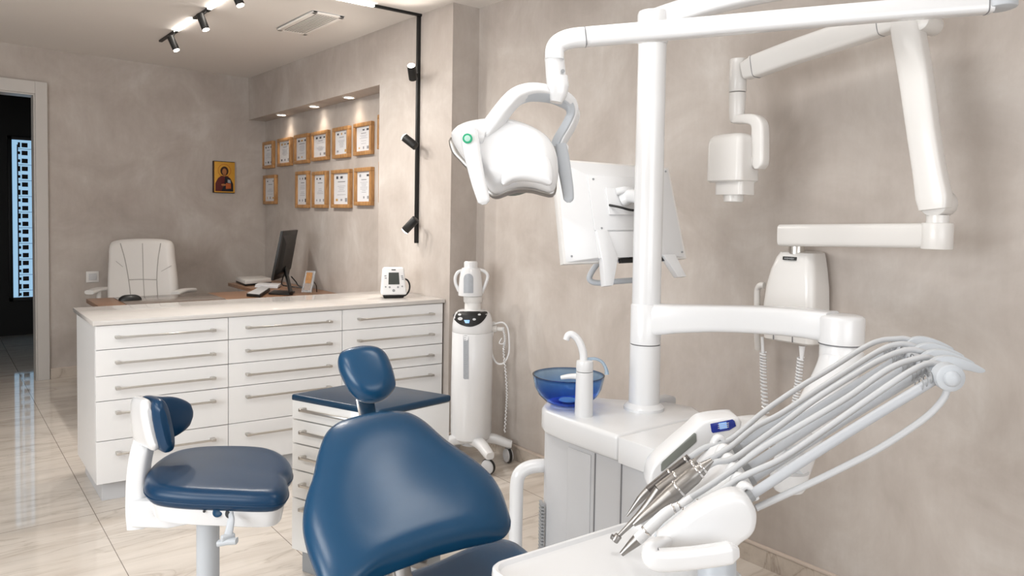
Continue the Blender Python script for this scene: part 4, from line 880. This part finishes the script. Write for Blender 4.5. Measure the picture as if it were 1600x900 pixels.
b = MB(); b.sweep(lh, lambda u: sq(lerpl([.040, .046, .042, .037, .034, .030, .012], u), lerpl([.028, .030, .026, .022, .020, .018, .008], u), 24, 3.2), up=-fh); g = obj('handle', b, W, t)
b = MB(); b.cyl(dp(745, 213, 1.93), dp(758, 216, 1.93), .034, .030, seg=32, bev=.004); obj('handle_pivot', b, W, t); b = MB(); b.cyl(dp(874, 238, 2.02), dp(878, 228, 2.0), .020, seg=24, bev=.004); obj('handle_pivot', b, W, t)
b = MB(); q = dp(730.5, 216.5, 1.90-.0225); b.lathe([(.0125, -.004), (.0125, .004), (.0115, .0052), (.0074, .0052)], q, -fh, seg=32, caps=False); s = obj('button_ring', b, GREEN, g, label='green button ring')
b = MB(); b.lathe([(.0078, 0), (.0078, .0056), (.006, .0062), (.001, .0065)], q, -fh, seg=28); obj('button', b, GREENL, g, label='pale green button')
b = MB(); b.sweep([dp(876, 225, 2.0), dp(879, 245, 2.0), dp(883, 270, 2.0), (dp(887, 295, 2.0)), dp(888.5, 311, 2.0), dp(888.8, 316.5, 2.0)], lambda u: sq(lerpl([.030, .036, .035, .032, .028, .010], u), lerpl([.026, .026, .024, .022, .018, .008], u), 22, 3), up=-fh); obj('handle', b, WG, t)  # right handle: its shading is put into the grey colour

def seam(p, d, w, h, up, parent):
    d = d.normalized(); b = MB(); b.sweep([p-d*.0012, p+d*.0012], lambda u: sq(w, h, 28, 4.5), up=up, sub=1); obj('arm_seam', b, SEAMM, parent)
q_, q2_ = dp(914, 58, LT), dp(900, 59.5, LT); seam(q_, q_-q2_, .0495, .0505, (0, 0, 1), t)
q_, q2_ = dp(1541, 6, JT+.006), dp(1500, 9, 1.82); seam(q_, q_-q2_, .0495, .0505, (0, 0, 1), t)
# ================================================================== white patient monitor seen from behind
mt = 2.78
mc = [(866, 248), (1045, 262), (1073, 404), (881, 413)]
q0, q1, q2, q3 = dp(*mc[0], mt-.10), dp(*mc[1], mt+.10), dp(*mc[2], mt+.04), dp(*mc[3], mt-.16)
mn = (q1-q0).cross(q3-q0).normalized()
if mn.dot(cF) > 0: mn = -mn
q2 = onp(*mc[2], q0, mn)
ex, ey = q1-q0, q3-q0
t = thing('patient_monitor', (q0+q1+q2+q3)/4, 'white flat monitor seen from behind, mounted behind the dental unit pole', 'monitor')
def qm(u, v, w): return (q0.lerp(q1, u)).lerp(q3.lerp(q2, u), v)+mn*w
b = MB(); b.box8([qm(0, 1, -.03), qm(1, 1, -.03), qm(1, 1, .0), qm(0, 1, .0), qm(0, 0, -.03), qm(1, 0, -.03), qm(1, 0, .0), qm(0, 0, .0)], .003); obj('screen_frame', b, WX, t)
b = MB(); b.box8([qm(.015, .985, .0), qm(.985, .985, .0), qm(.80, .96, .024), qm(.24, .96, .024), qm(.015, .015, .0), qm(.985, .015, .0), qm(.80, .15, .024), qm(.22, .15, .024)], .002); obj('rear_cover', b, W, t)
b = MB(); b.box8([qm(.235, .70, .0245), qm(.79, .70, .0245), qm(.79, .70, .029), qm(.235, .70, .029), qm(.225, .16, .0245), qm(.79, .16, .0245), qm(.79, .16, .029), qm(.225, .16, .029)], .001); obj('access_plate', b, W, t)
b = MB(); b.box8([qm(.24, .97, .0245), qm(.79, .97, .0245), qm(.79, .97, .029), qm(.24, .97, .029), qm(.237, .715, .0245), qm(.79, .715, .0245), qm(.79, .715, .029), qm(.237, .715, .029)], .001); obj('lower_plate', b, W, t)
b = MB()
for u, v in ((.955, .05), (.965, .93), (.06, .93), (.27, .20), (.29, .68)): b.cyl(qm(u, v, .0), qm(u, v, .031 if .2 < u < .8 else .006), .004, seg=12)
obj('screw', b, GREY, t)
b = MB(); b.box8([qm(.36, .55, .029), qm(.64, .55, .029), qm(.64, .55, .035), qm(.36, .55, .035), qm(.36, .28, .029), qm(.64, .28, .029), qm(.64, .28, .035), qm(.36, .28, .035)], .002)
b.sweep([qm(.50, .40, .03), qm(.53, .38, .07), V((PX+.015, PY+.015, qm(.5, .38, 0).z))], lambda u: sq(.05, .05, 18, 3), up=(0, 0, 1)); b.sweep([qm(.44, .32, .035), qm(.50, .31, .05), qm(.58, .33, .05)], lambda u: sq(.03, .028, 16, 3), up=(0, 0, 1)); obj('mount_bracket', b, W, t)
b = MB(); b.tube([qm(.37, .455, .034), qm(.42, .49, .06), qm(.50, .52, .065), qm(.58, .52, .06)], .0045, 10); obj('cable', b, BLACK, t); b = MB(); b.tube([qm(.50, .965, .02), qm(.56, .99, .01), qm(.585, 1.06, .01)], .006, 8); obj('cable', b, BLACK, t); b = MB(); b.tube([qm(.80, .975, .02), qm(.82, 1.0, .01), qm(.855, 1.04, .01)], .006, 8); obj('cable', b, BLACK, t); b = MB(); b.box8([qm(.42, 1.02, .005), qm(.82, 1.02, .005), qm(.82, 1.02, .02), qm(.42, 1.02, .02), qm(.42, .975, .005), qm(.82, .975, .005), qm(.82, .975, .02), qm(.42, .975, .02)]); obj('connector_panel', b, BLACK, t)
for us in (((.245, .70), (.33, .70), (.385, .98), (.32, 1.235), (.255, 1.235), (.262, .98)), ((.755, .96), (.86, .96), (.92, 1.20), (.85, 1.20))):
    b = MB(); b.prism([qm(u, v, .006) for u, v in us], mn*.028, .002); obj('foot', b, W, t)
b = MB(); b.tube([dp(935, 410, 2.80), dp(925, 424, 2.80), dp(921, 436, 2.80), dp(932, 442, 2.80), dp(960, 440, 2.80), dp(1000, 437, 2.82)], .011, 14); obj('pull_handle', b, WG, t)

# ================================================================== wall mounted x-ray unit
XB = 2.50
ys0, ys1 = onx(1270, 480, XB).y, onx(1189, 480, XB).y; zt = onx(1235, 393, XB).z; zb_ = onx(1235, 537, XB).z
t = thing('xray_unit', (WR, (ys0+ys1)/2, zb_), 'white wall mounted dental x-ray unit with folding arm and hanging tube head', 'x-ray unit')
def rr2(x0, x1, y0, y1, r, z, n=6):
    o = []
    for cx_, cy_, a0 in ((x1-r, y1-r, 0), (x0+r, y1-r, PI/2), (x0+r, y0+r, PI), (x1-r, y0+r, 1.5*PI)):
        for k in range(n): a = a0+PI/2*k/(n-1); o.append(V((cx_+r*math.cos(a), cy_+r*math.sin(a), z)))
    return o
ht = zt-zb_
def lvl(f, i0, i1, fx, r=.03): return rr2(XB+fx, WR-.002, ys0+i0, ys1-i1, r, zb_+ht*f)
b = MB(); b.loft([lvl(.115, .0, .0, .0), lvl(.4, .0, .0, -.004), lvl(.62, .004, .008, .0), lvl(.80, .012, .022, .006), lvl(.93, .020, .038, .014), lvl(.985, .026, .046, .026, .028), lvl(1.0, .045, .065, .05, .02)]); obj('wall_housing', b, WX, t)
b = MB(); b.loft([lvl(0, .012, .012, .012, .02), lvl(.02, .004, .004, .003, .025), lvl(.108, .0, .0, .0)]); obj('lower_housing', b, WX, t)
for f in (.36, .73):
    b = MB(); y = ys0+(ys1-ys0)*f; b.rbox((XB+.004, y, zb_+ht*.06), (.012, .0025, ht*.085), 0); obj('panel_seam', b, SEAMM, t)
l0, l1 = onx(1224.5, 400.5, XB+.012), onx(1244.5, 407, XB+.012); b = MB(); b.rbox(((XB+.010), (l0.y+l1.y)/2, (l0.z+l1.z)/2), (.010, abs(l1.y-l0.y), abs(l1.z-l0.z)), .001); s = obj('name_plate', b, BLACK, t, label='small black name plate')
b = MB()
for k in range(7): b.rbox((XB+.0046, l0.y+(l1.y-l0.y)*(.17+.11*k), (l0.z+l1.z)/2), (.001, .0035, .005+.001*(k % 3)), 0)
obj('plate_lettering', b, GREY, s)
b = MB(); b.tube([onx(1194, 446, 2.56), onx(1188, 446, 2.56), onx(1184, 452, 2.57), onx(1183, 470, 2.57), onx(1183, 520, 2.57), onx(1184, 545, 2.60)], .012, 12); obj('supply_pipe', b, WX, t)
A0 = onx(1245, 389, 2.55); b = MB(); b.cyl(V((A0.x, A0.y, zt-.01)), V((A0.x, A0.y, zt+.03)), .029, seg=32); obj('pivot_post', b, STEEL, t)
hp0, hp1 = onx(1226, 367.5, 2.53), onx(1464, 368.5, 2.38)
b = MB(); b.sweep([hp0, hp0.lerp(hp1, .5), hp1], lambda u: sq(.074, .082-.005*u, 28, 5), up=(0, 0, 1)); b.cyl(hp1-V((0, 0, .0405)), hp1+V((0, 0, .039)), .0435, seg=40, bev=.004); obj('horizontal_arm', b, WX, t)
XJ = 2.36
b = MB(); b.cyl(hp1+V((0, 0, .038)), hp1+V((0, 0, .062)), .031, seg=32); hj = onx(1464, 318, XJ+.02); b.cyl(hj+V((.055, 0, 0)), hj-V((.03, 0, 0)), .040, seg=36, bev=.006); obj('arm_hinge', b, WX, t)
b = MB(); va = [onx(1414, 14, XJ), onx(1420, 55, XJ), onx(1431, 120, XJ), onx(1442, 200, XJ), onx(1452, 265, XJ), onx(1459, 308, XJ), onx(1461, 327, XJ)]
b.sweep(va, lambda u: sq(lerpl([.080, .086, .086, .083, .084, .092, .080], u), lerpl([.066, .068, .064, .062, .06, .06, .056], u), 28, 5), up=(-1, 0, 0)); obj('upright_arm', b, WX, t)
b = MB(); e = onx(1448, 37, XJ+.03); b.cyl(e+V((.05, 0, 0)), e-V((.055, 0, 0)), .030, seg=28, bev=.004); obj('elbow_pin', b, WX, t)
ta = [onx(1417, 21, XJ), onx(1390, 31, XJ), onx(1303, 61, XJ), onx(1240, 82, XJ), onx(1178, 105, XJ)]
b = MB(); b.sweep(ta, lambda u: sq(.062, .084-.004*u, 28, 5), up=(0, 0, 1)); b.sweep([ta[-1], onx(1165, 111, XJ)], lambda u: sq(.056, .075-.01*u, 28, 5), up=(0, 0, 1), sub=3); obj('spring_arm', b, WX, t)
seam(onx(1181, 104, XJ), ta[-1]-ta[-2], .0635, .0825, (0, 0, 1), t); seam(onx(1376, 35.5, XJ), ta[1]-ta[2], .0635, .0855, (0, 0, 1), t)
hx = XJ-.0; cc = onx(1152.5, 140, hx); zx = lambda y: onx(1152.5, y, hx).z
b = MB(); b.cyl(V((cc.x, cc.y, zx(144))), V((cc.x, cc.y, zx(92.5))), .0315, seg=36, bev=.003); obj('swivel_sleeve', b, WX, t)
b = MB(); b.lathe([(.012, zx(192)), (.022, zx(191)), (.027, zx(186)), (.029, zx(170)), (.0305, zx(145.5))], V((cc.x, cc.y, 0)), seg=36); obj('swivel_stem', b, WX, t)
b = MB(); b.sweep([onx(1150, 187, hx), onx(1166, 186, hx), onx(1180, 188, hx), onx(1187, 196, hx), onx(1188, 212, hx), onx(1188, 248, hx), onx(1187.5, 258, hx), onx(1187, 264, hx)], lambda u: sq(lerpl([.032, .034, .042, .050, .052, .052, .046, .018], u), .050, 24, 4.5), up=(-1, 0, 0)); obj('head_yoke', b, WX, t)
y0, y1 = onx(1157, 250, 2.27).y, onx(1102, 250, 2.27).y; zT, zB = onx(1130, 211, 2.27).z, onx(1130, 284, 2.27).z; hd = .125
b = MB()
def hl(z, i, r=.022): return rr2(2.27+i, 2.27+hd-i, y0+i, y1-i, r, z)
b.loft([hl(zB, .006), hl(zB+.006, .0), hl(zT-.03, .0), hl(zT-.010, .004), hl(zT+.002, .014), hl(zT+.008, .032)]); obj('tube_head', b, WX, t)
b = MB(); hy = y0+.055; b.loft([rr2(2.285, 2.375, y0+.004, y1-.030, .016, z) for z in (zB-.046, zB+.01)]); obj('collimator', b, WX, t)
b = MB(); q = V((2.325, (y0+y1)/2-.012, 0)); b.lathe([(.033, zB-.072), (.035, zB-.070), (.036, zB-.050), (.036, zB-.04)], q, seg=32); obj('cone', b, WX, t)
b = MB(); b.cyl(onx(1168, 252, hx-.0), onx(1182, 252, hx), .028, seg=28); obj('tilt_pivot', b, WX, t)
def coil(pts, r, wr_, turns):
    P = spline([V(p) for p in pts], 60); n = len(P); o = []
    for k, p in enumerate(P):
        a = 2*PI*turns*k/n; o.append(p+V((r*math.cos(a)*.6, -r*math.cos(a)*.8, 0))+V((0, 0, 0))+V((.8*r*math.sin(a), .6*r*math.sin(a), 0)))
    return o
b = MB(); b.tube([onx(1191, 526, 2.52), onx(1192, 552, 2.52)], .006, 8, 3); b.tube(coil([onx(1192, 550, 2.52), onx(1193, 590, 2.52), onx(1196, 640, 2.52), onx(1203, 700, 2.53)], .011, .003, 26), .0036, 6, smooth=False); obj('coiled_cord', b, W, t, label='left coiled cord')
b = MB(); b.lathe([(.006, -.03), (.012, .02)], onx(1253, 549, 2.53), seg=16); b.tube(coil([onx(1251, 558, 2.53), onx(1247, 600, 2.53), onx(1241, 640, 2.53), onx(1228, 700, 2.54)], .011, .003, 26), .0036, 6, smooth=False); obj('coiled_cord', b, W, t, label='right coiled cord')

# ================================================================== delivery unit with whip hoses
def ts(s): return 1.53-.27*s
def lt(x, y, s, d=0): return dp(x, y, ts(s)+d)
CN, CFp = lt(1162, 768, 1), lt(1122, 688, 0); e2 = CN-CFp; en = e2.normalized()
t = thing('delivery_unit', (CN+CFp)/2-V((0, 0, .2)), 'white dentist delivery unit with curved whip hoses and side handle in the right foreground', 'delivery unit')
DU = t
ck = [(1028, 846), (1040, 836), (1060, 820), (1080, 803.5), (1113, 784), (1136, 774.5), (1153, 772.5), (1169, 779), (1179, 793), (1184.5, 808), (1182.5, 828), (1174, 842), (1160, 852), (1130, 876), (1060, 876), (1032, 864)]
b = MB(); b.prism([p for p in resample(spline_c([lt(x, y, 1, -.045) for x, y in ck], 5), 72)], -en*.045, .012, 3); obj('side_panel', b, W, t)
b = MB(); hpts = [lt(1046, 846, 1, -.035), lt(1030, 850, 1, -.065), lt(1018, 858, 1, -.085), lt(1019, 870, 1, -.093), lt(1034, 875, 1, -.095), lt(1080, 872, 1, -.095), lt(1125, 866, 1, -.095), lt(1140, 863, 1, -.095), lt(1152, 861.5, 1, -.093)]
b.sweep(hpts, lambda u: sq(lerpl([.018, .022, .027, .033, .034, .033, .033, .033, .018], u), lerpl([.014, .018, .022, .026, .028, .028, .028, .028, .016], u), 26, 3.2), up=lambda u: (-fh), sub=8); obj('grab_handle', b, W, t)
# body between the two cheeks
def strip_ring(s, pts): return [lt(x, y, s) for x, y in pts]
ringN = [(1066, 838), (1118, 800), (1148, 779), (1162, 774), (1172, 786), (1176, 806), (1166, 838), (1130, 868), (1085, 872)]
ringF = [(1050, 755), (1090, 718), (1108, 696), (1122, 690), (1140, 700), (1150, 715), (1150, 745), (1120, 775), (1075, 782)]
b = MB(); b.loft([[lt(*ringF[i], .02).lerp(lt(*ringN[i], .97), k/6) for i in range(len(ringN))] for k in range(7)]); obj('body', b, W, t)
for k in range(6):
    s = .02+.19*k; x0, y0_, x1, y1_ = 1121, 686, 1163, 766
    b = MB(); p = dp(x0+(x1-x0)*s, y0_+(y1_-y0_)*s, ts(s)); b.sweep([p-cU*.022-cR*.016, p+cU*.003-cR*.004, p+cU*.004+cR*.008, p-cU*.016+cR*.020], lambda u: sq(.022, .012, 16, 3), up=(cU), sub=5); obj('cradle_rib', b, W, t)
b = MB(); b.box8([lt(1098, 756, .98, -.03), lt(1141, 758, .98, -.03), lt(1141, 758, .98, -.02), lt(1098, 756, .98, -.02), lt(1100, 770, .98, -.03), lt(1141, 762, .98, -.03), lt(1141, 764, .98, -.02), lt(1100, 772, .98, -.02)]) if False else None
# control panel on the far side
cpx = [(1015, 765), (1015, 750), (1018, 736), (1026, 724), (1040, 711), (1064, 690), (1084, 673), (1097, 661), (1112, 656.5), (1135, 653.5), (1154, 653), (1160, 660), (1156, 672), (1142, 684), (1124, 692), (1105, 705), (1083, 722), (1060, 745), (1040, 768), (1026, 776)]
TP = 1.60
cp = [dp(x, y, TP) for x, y in cpx]; b = MB(); b.prism(resample(spline_c(cp, 4), 80), fh*.075, .012, 3); obj('control_panel', b, W, t)
def onpanel(px): return [dp(x, y, TP-.0015) for x, y in px]
b = MB(); b.prism(onpanel([(1033, 726), (1035, 722), (1085, 676.5), (1088, 678), (1088.5, 690), (1086, 693), (1036, 736), (1033, 737)]), fh*.004, .001); obj('panel_screen', b, PSCR, t, label='grey mirror-like screen')
b = MB(); b.prism(onpanel([(1110, 662.5), (1145, 655.5), (1148, 658), (1150.5, 666), (1140, 672.5), (1114, 677), (1112, 675)]), fh*.004, .001); s = obj('display', b, BSCR, t, label='small dark blue display')
b = MB(); b.prism([dp(x, y, TP-.003) for x, y in ((1123, 661.5), (1135, 659.5), (1136.5, 669), (1125, 671))], fh*.002)
for k in range(3): b.prism([dp(x, y, TP-.0036) for x, y in ((1122, 663+3*k), (1139, 660.5+3*k), (1139, 661.5+3*k), (1122, 664+3*k))], fh*.001, 0, mi=1)
obj('display_digits', b, [BSCRL, GP], s)
# head joining the unit to the drop arm
b = MB(); b.sweep([dp(1130, 690, 1.64), dp(1170, 674, 1.68), dp(1215, 672, 1.75), dp(1245, 690, 1.82)], lambda u: sq(.10, .055, 24, 4), up=(0, 0, 1)); obj('carrier_arm', b, W, t)
b = MB(); b.cyl(dp(1120, 930, 1.33), dp(1120, 862, 1.36), .034, seg=32); obj('under_column', b, WG, t)
# whip arms, axle, fins
wtop = [(1398, 545), (1412, 556), (1428, 568), (1444, 580), (1462, 592)]
wbot = [(1150, 700), (1158, 716), (1165, 734), (1170, 752), (1168, 777)]
for i in range(5):
    s = i/4; p0, p1 = lt(*wbot[i], s), lt(*wtop[i], s)
    b = MB(); b.tube([p0, p0.lerp(p1, .5)+V((0, 0, .003)), p1], .0085, 14); g = obj('whip_arm', b, ARMG, t)
    b = MB(); P = spline([p0.lerp(p1, .90)+V((0, 0, .006)), p1+V((0, 0, .010))], 45)
    b.tube([p+cU*(.010*math.cos(k*.62))+fh*(.010*math.sin(k*.62)) for k, p in enumerate(P)], .0011, 5, smooth=False); obj('guide_spring', b, GREY, g)
    b = MB(); b.cyl(p0-(p1-p0).normalized()*.012, p0+(p1-p0).normalized()*.010, .0105, seg=18); obj('arm_socket', b, GREY, g)
b = MB(); b.cyl(lt(1408, 548, -.02), lt(1478, 592, .97), .015, seg=28); obj('whip_axle', b, ARMG, t)
ax0 = lt(1484, 590, 1.0, -.02); b = MB(); b.lathe([(.019, -.022), (.0228, -.018), (.0228, .004), (.021, .006), (.0135, .0075), (.013, .011), (.010, .015), (.004, .017)], ax0, en, seg=40); obj('end_knob', b, WG, t)
fo = [(1452, 574), (1459, 564), (1474, 557.5), (1494, 558), (1518, 566), (1538, 576.5), (1540.5, 581), (1532, 583.5), (1513, 579.5), (1500, 578.5), (1489, 585), (1478, 594), (1462, 592)]
for i in range(4):
    s = .06+.27*i; k = (.87-s)
    b = MB(); b.prism(resample(spline_c([dp(1480+(x-1480)*ts(.87)/ts(s)-50*k, 572+(y-572)*ts(.87)/ts(s)-40*k, ts(s)) for x, y in fo], 4), 60), -en*.016, .004, 2); obj('whip_fin', b, WG, t)
b = MB(); b.tube([lt(1481, 607, 1), lt(1472, 626, 1), lt(1443, 655, 1), lt(1376, 699.5, 1), lt(1308, 735, 1), lt(1260, 758, 1), lt(1181, 794, 1)], .0058, 12); obj('return_hose', b, HOSE, t)
# handpieces with their hoses
hoses = [
 [(1428, 533), (1413, 529), (1400, 529.5), (1376, 532), (1350, 543), (1297.5, 576), (1245, 607.6), (1192.5, 644), (1142, 686), (1102, 699), (1077, 715)],
 [(1440, 548), (1423, 539), (1402, 538), (1376, 547), (1324, 579), (1271, 613), (1219, 647), (1179, 668), (1140, 699.5), (1108, 718), (1088, 731)],
 [(1458, 560), (1442, 550), (1415.6, 547), (1376, 562), (1324, 592), (1271, 626), (1219, 665), (1179, 694), (1145, 717), (1118, 722), (1100, 732)],
 [(1470, 570), (1455, 560), (1434, 560), (1389, 576), (1324, 621), (1245, 668), (1192, 699), (1150, 730), (1122, 750), (1098, 766), (1078, 778)],
 [(1474, 572), (1464, 568.5), (1450, 568), (1416, 584), (1350, 628.6), (1271, 684), (1219, 718), (1162, 744), (1128, 765), (1098, 784), (1070, 804)]]
spec = [
 ('dental_handpiece', 'dark grey slim handpiece farthest from the handle on the delivery unit, pointed tip', INSTRD, [(1077, 715), (1050, 736), (1013.5, 766)], [.0085, .0088, .0095], INSTR, [(1013.5, 766), (1000, 780), (979.5, 806.5)], [.009, .0075, .0018], 0),
 ('dental_handpiece', 'long steel handpiece with small round head, second from the far side', INSTR, [(1089, 722), (1060, 743), (1030, 766)], [.0095, .0125, .0125], INSTR, [(1030, 765), (1008, 795), (988, 816), (964, 840)], [.0105, .009, .006, .0035], 1),
 ('dental_handpiece', 'thick steel handpiece with ringed body in the middle of the delivery unit', INSTR, [(1113, 719), (1098, 731), (1082, 744), (1050, 772)], [.005, .011, .0165, .0165], INSTR, [(1050, 772), (1026, 791), (1002, 810), (990, 820)], [.0165, .012, .008, .004], 2),
 ('dental_handpiece', 'white handpiece with a grey metal cone tip, second from the handle of the delivery unit', W, [(1080, 777), (1062, 791), (1040, 803), (996, 843)], [.006, .0085, .0105, .0105], INSTR, [(996, 843), (985, 853), (971, 866)], [.0105, .008, .0045], 3),
 ('dental_syringe', 'pale grey syringe handpiece nearest the handle of the delivery unit', HOSE, [(1098, 784), (1075, 799), (1042, 824)], [.0075, .0095, .0085], WG, [(1042, 824), (1032, 832), (1024, 839)], [.0085, .006, .004], 4)]
for i, (nm_, lb, m1, g1, r1, m2, g2, r2, k) in enumerate(spec):
    s = (0, .25, .5, .72, .86)[i]; th_ = thing(nm_, lt(*g1[-1], s), lb, 'dental instrument', 'handpieces resting on the delivery unit')
    lift = -.012
    pp = lambda q: lt(q[0], q[1], s, lift)
    b = MB(); b.tube([pp(q) for q in g1], r1, 18); gr = obj('grip', b, m1, th_)
    b = MB(); b.tube([pp(q) for q in g2], r2, 18)
    if k == 1: b.cyl(pp((967, 836)), pp((959.5, 846)), .0075, seg=20, bev=.002); b.cyl(pp((955, 838)), pp((967, 843)), .005, seg=16)
    obj('tip', b, m2, th_)
    for f in ((.35, .5, .93) if k in (2, 3) else (.12, .55)):
        b = MB(); p = spline([pp(q) for q in g1], 10); j = int(f*(len(p)-1)); d = (p[min(j+1, len(p)-1)]-p[max(0, j-1)]).normalized(); rr_ = lerpl(r1, f)
        b.cyl(p[j]-d*.002, p[j]+d*.002, rr_*1.10, seg=20, bev=.0006); obj('ring', b, CHROME, gr)
    b = MB(); b.tube([lt(x, y, s, -.004 if j < 8 else lift) for j, (x, y) in enumerate(hoses[i])], .0056, 12); obj('hose', b, HOSE, th_)
# ------------------------------------------------------------------ tray
TZ = .757
P1, P2 = onz(757, 882, TZ), onz(985, 812, TZ); a = (P2-P1); al = a.normalized(); bl = V((al.y, -al.x, 0))
if bl.dot(cF) > 0: bl = -bl
TW, TDp = a.length*1.02, .30
def rrect(w0, r, z, n=8):
    o = []
    for cx_, cy_, a0 in ((TW-w0-r, TDp-w0-r, 0), (w0+r, TDp-w0-r, PI/2), (w0+r, w0+r, PI), (TW-w0-r, w0+r, 1.5*PI)):
        for k in range(n): q = a0+PI/2*k/(n-1); p = P1+al*(cx_+r*math.cos(q))+bl*(cy_+r*math.sin(q)); o.append(V((p.x, p.y, z)))
    return o
b = MB(); b.loft([rrect(.020, .02, TZ-.030), rrect(.004, .03, TZ-.026), rrect(0, .034, TZ-.016), rrect(.001, .034, TZ-.003), rrect(.004, .033, TZ), rrect(.009, .032, TZ-.001), rrect(.013, .030, TZ-.008), rrect(.020, .026, TZ-.0095)])
TR = obj('instrument_tray', b, W, label='white rimmed instrument tray in front of the delivery unit', cat='tray')
b = MB(); q = P1+al*(TW*.62)+bl*.16; b.cyl(V((q.x, q.y, .62)), V((q.x, q.y, TZ-.031)), .03, seg=24)
b.cyl(V((q.x, q.y, 0)), V((q.x, q.y, .02)), .16, seg=40); b.cyl(V((q.x, q.y, .02)), V((q.x, q.y, .63)), .022, seg=24); obj('tray_stem', b, WG, TR)

# ================================================================== light
w = bpy.data.worlds.new('World'); sc.world = w; w.use_nodes = True
bg = w.node_tree.nodes['Background']; bg.inputs[0].default_value = (.93, .965, 1, 1); bg.inputs[1].default_value = 1.3
light('added_window_fill', 'AREA', (XL+.03, 1.7, 1.6), 76, (.95, .98, 1), (1.6, 1.9, 1.3), size=2.2, size_y=1.3)  # area lamp added at the unseen left window
light('added_window_fill', 'AREA', (-.05, YN+.03, 1.58), 36, (.97, .985, 1), (.4, 2, 1.5), size=3.0, size_y=1.45)  # area lamp added at the unseen window behind the camera
light('added_ceiling_fill', 'AREA', (-1.15, 2.1, 2.62), 24, (1, .975, .94), (-1.15, 2.1, 0), size=.5, size_y=1.3)  # added overhead fill, placed for a highlight on the chair back
light('added_ceiling_fill', 'AREA', (1.25, 1.35, 2.62), 12, (1, .975, .94), (1.25, 1.35, 0), size=.4, size_y=1.2)  # second added overhead fill, brightens the unit from above
sc.view_settings.view_transform = 'Standard'; sc.view_settings.look = 'None'; sc.view_settings.gamma = 1; sc.view_settings.use_curve_mapping = False
sc.view_settings.exposure = .10
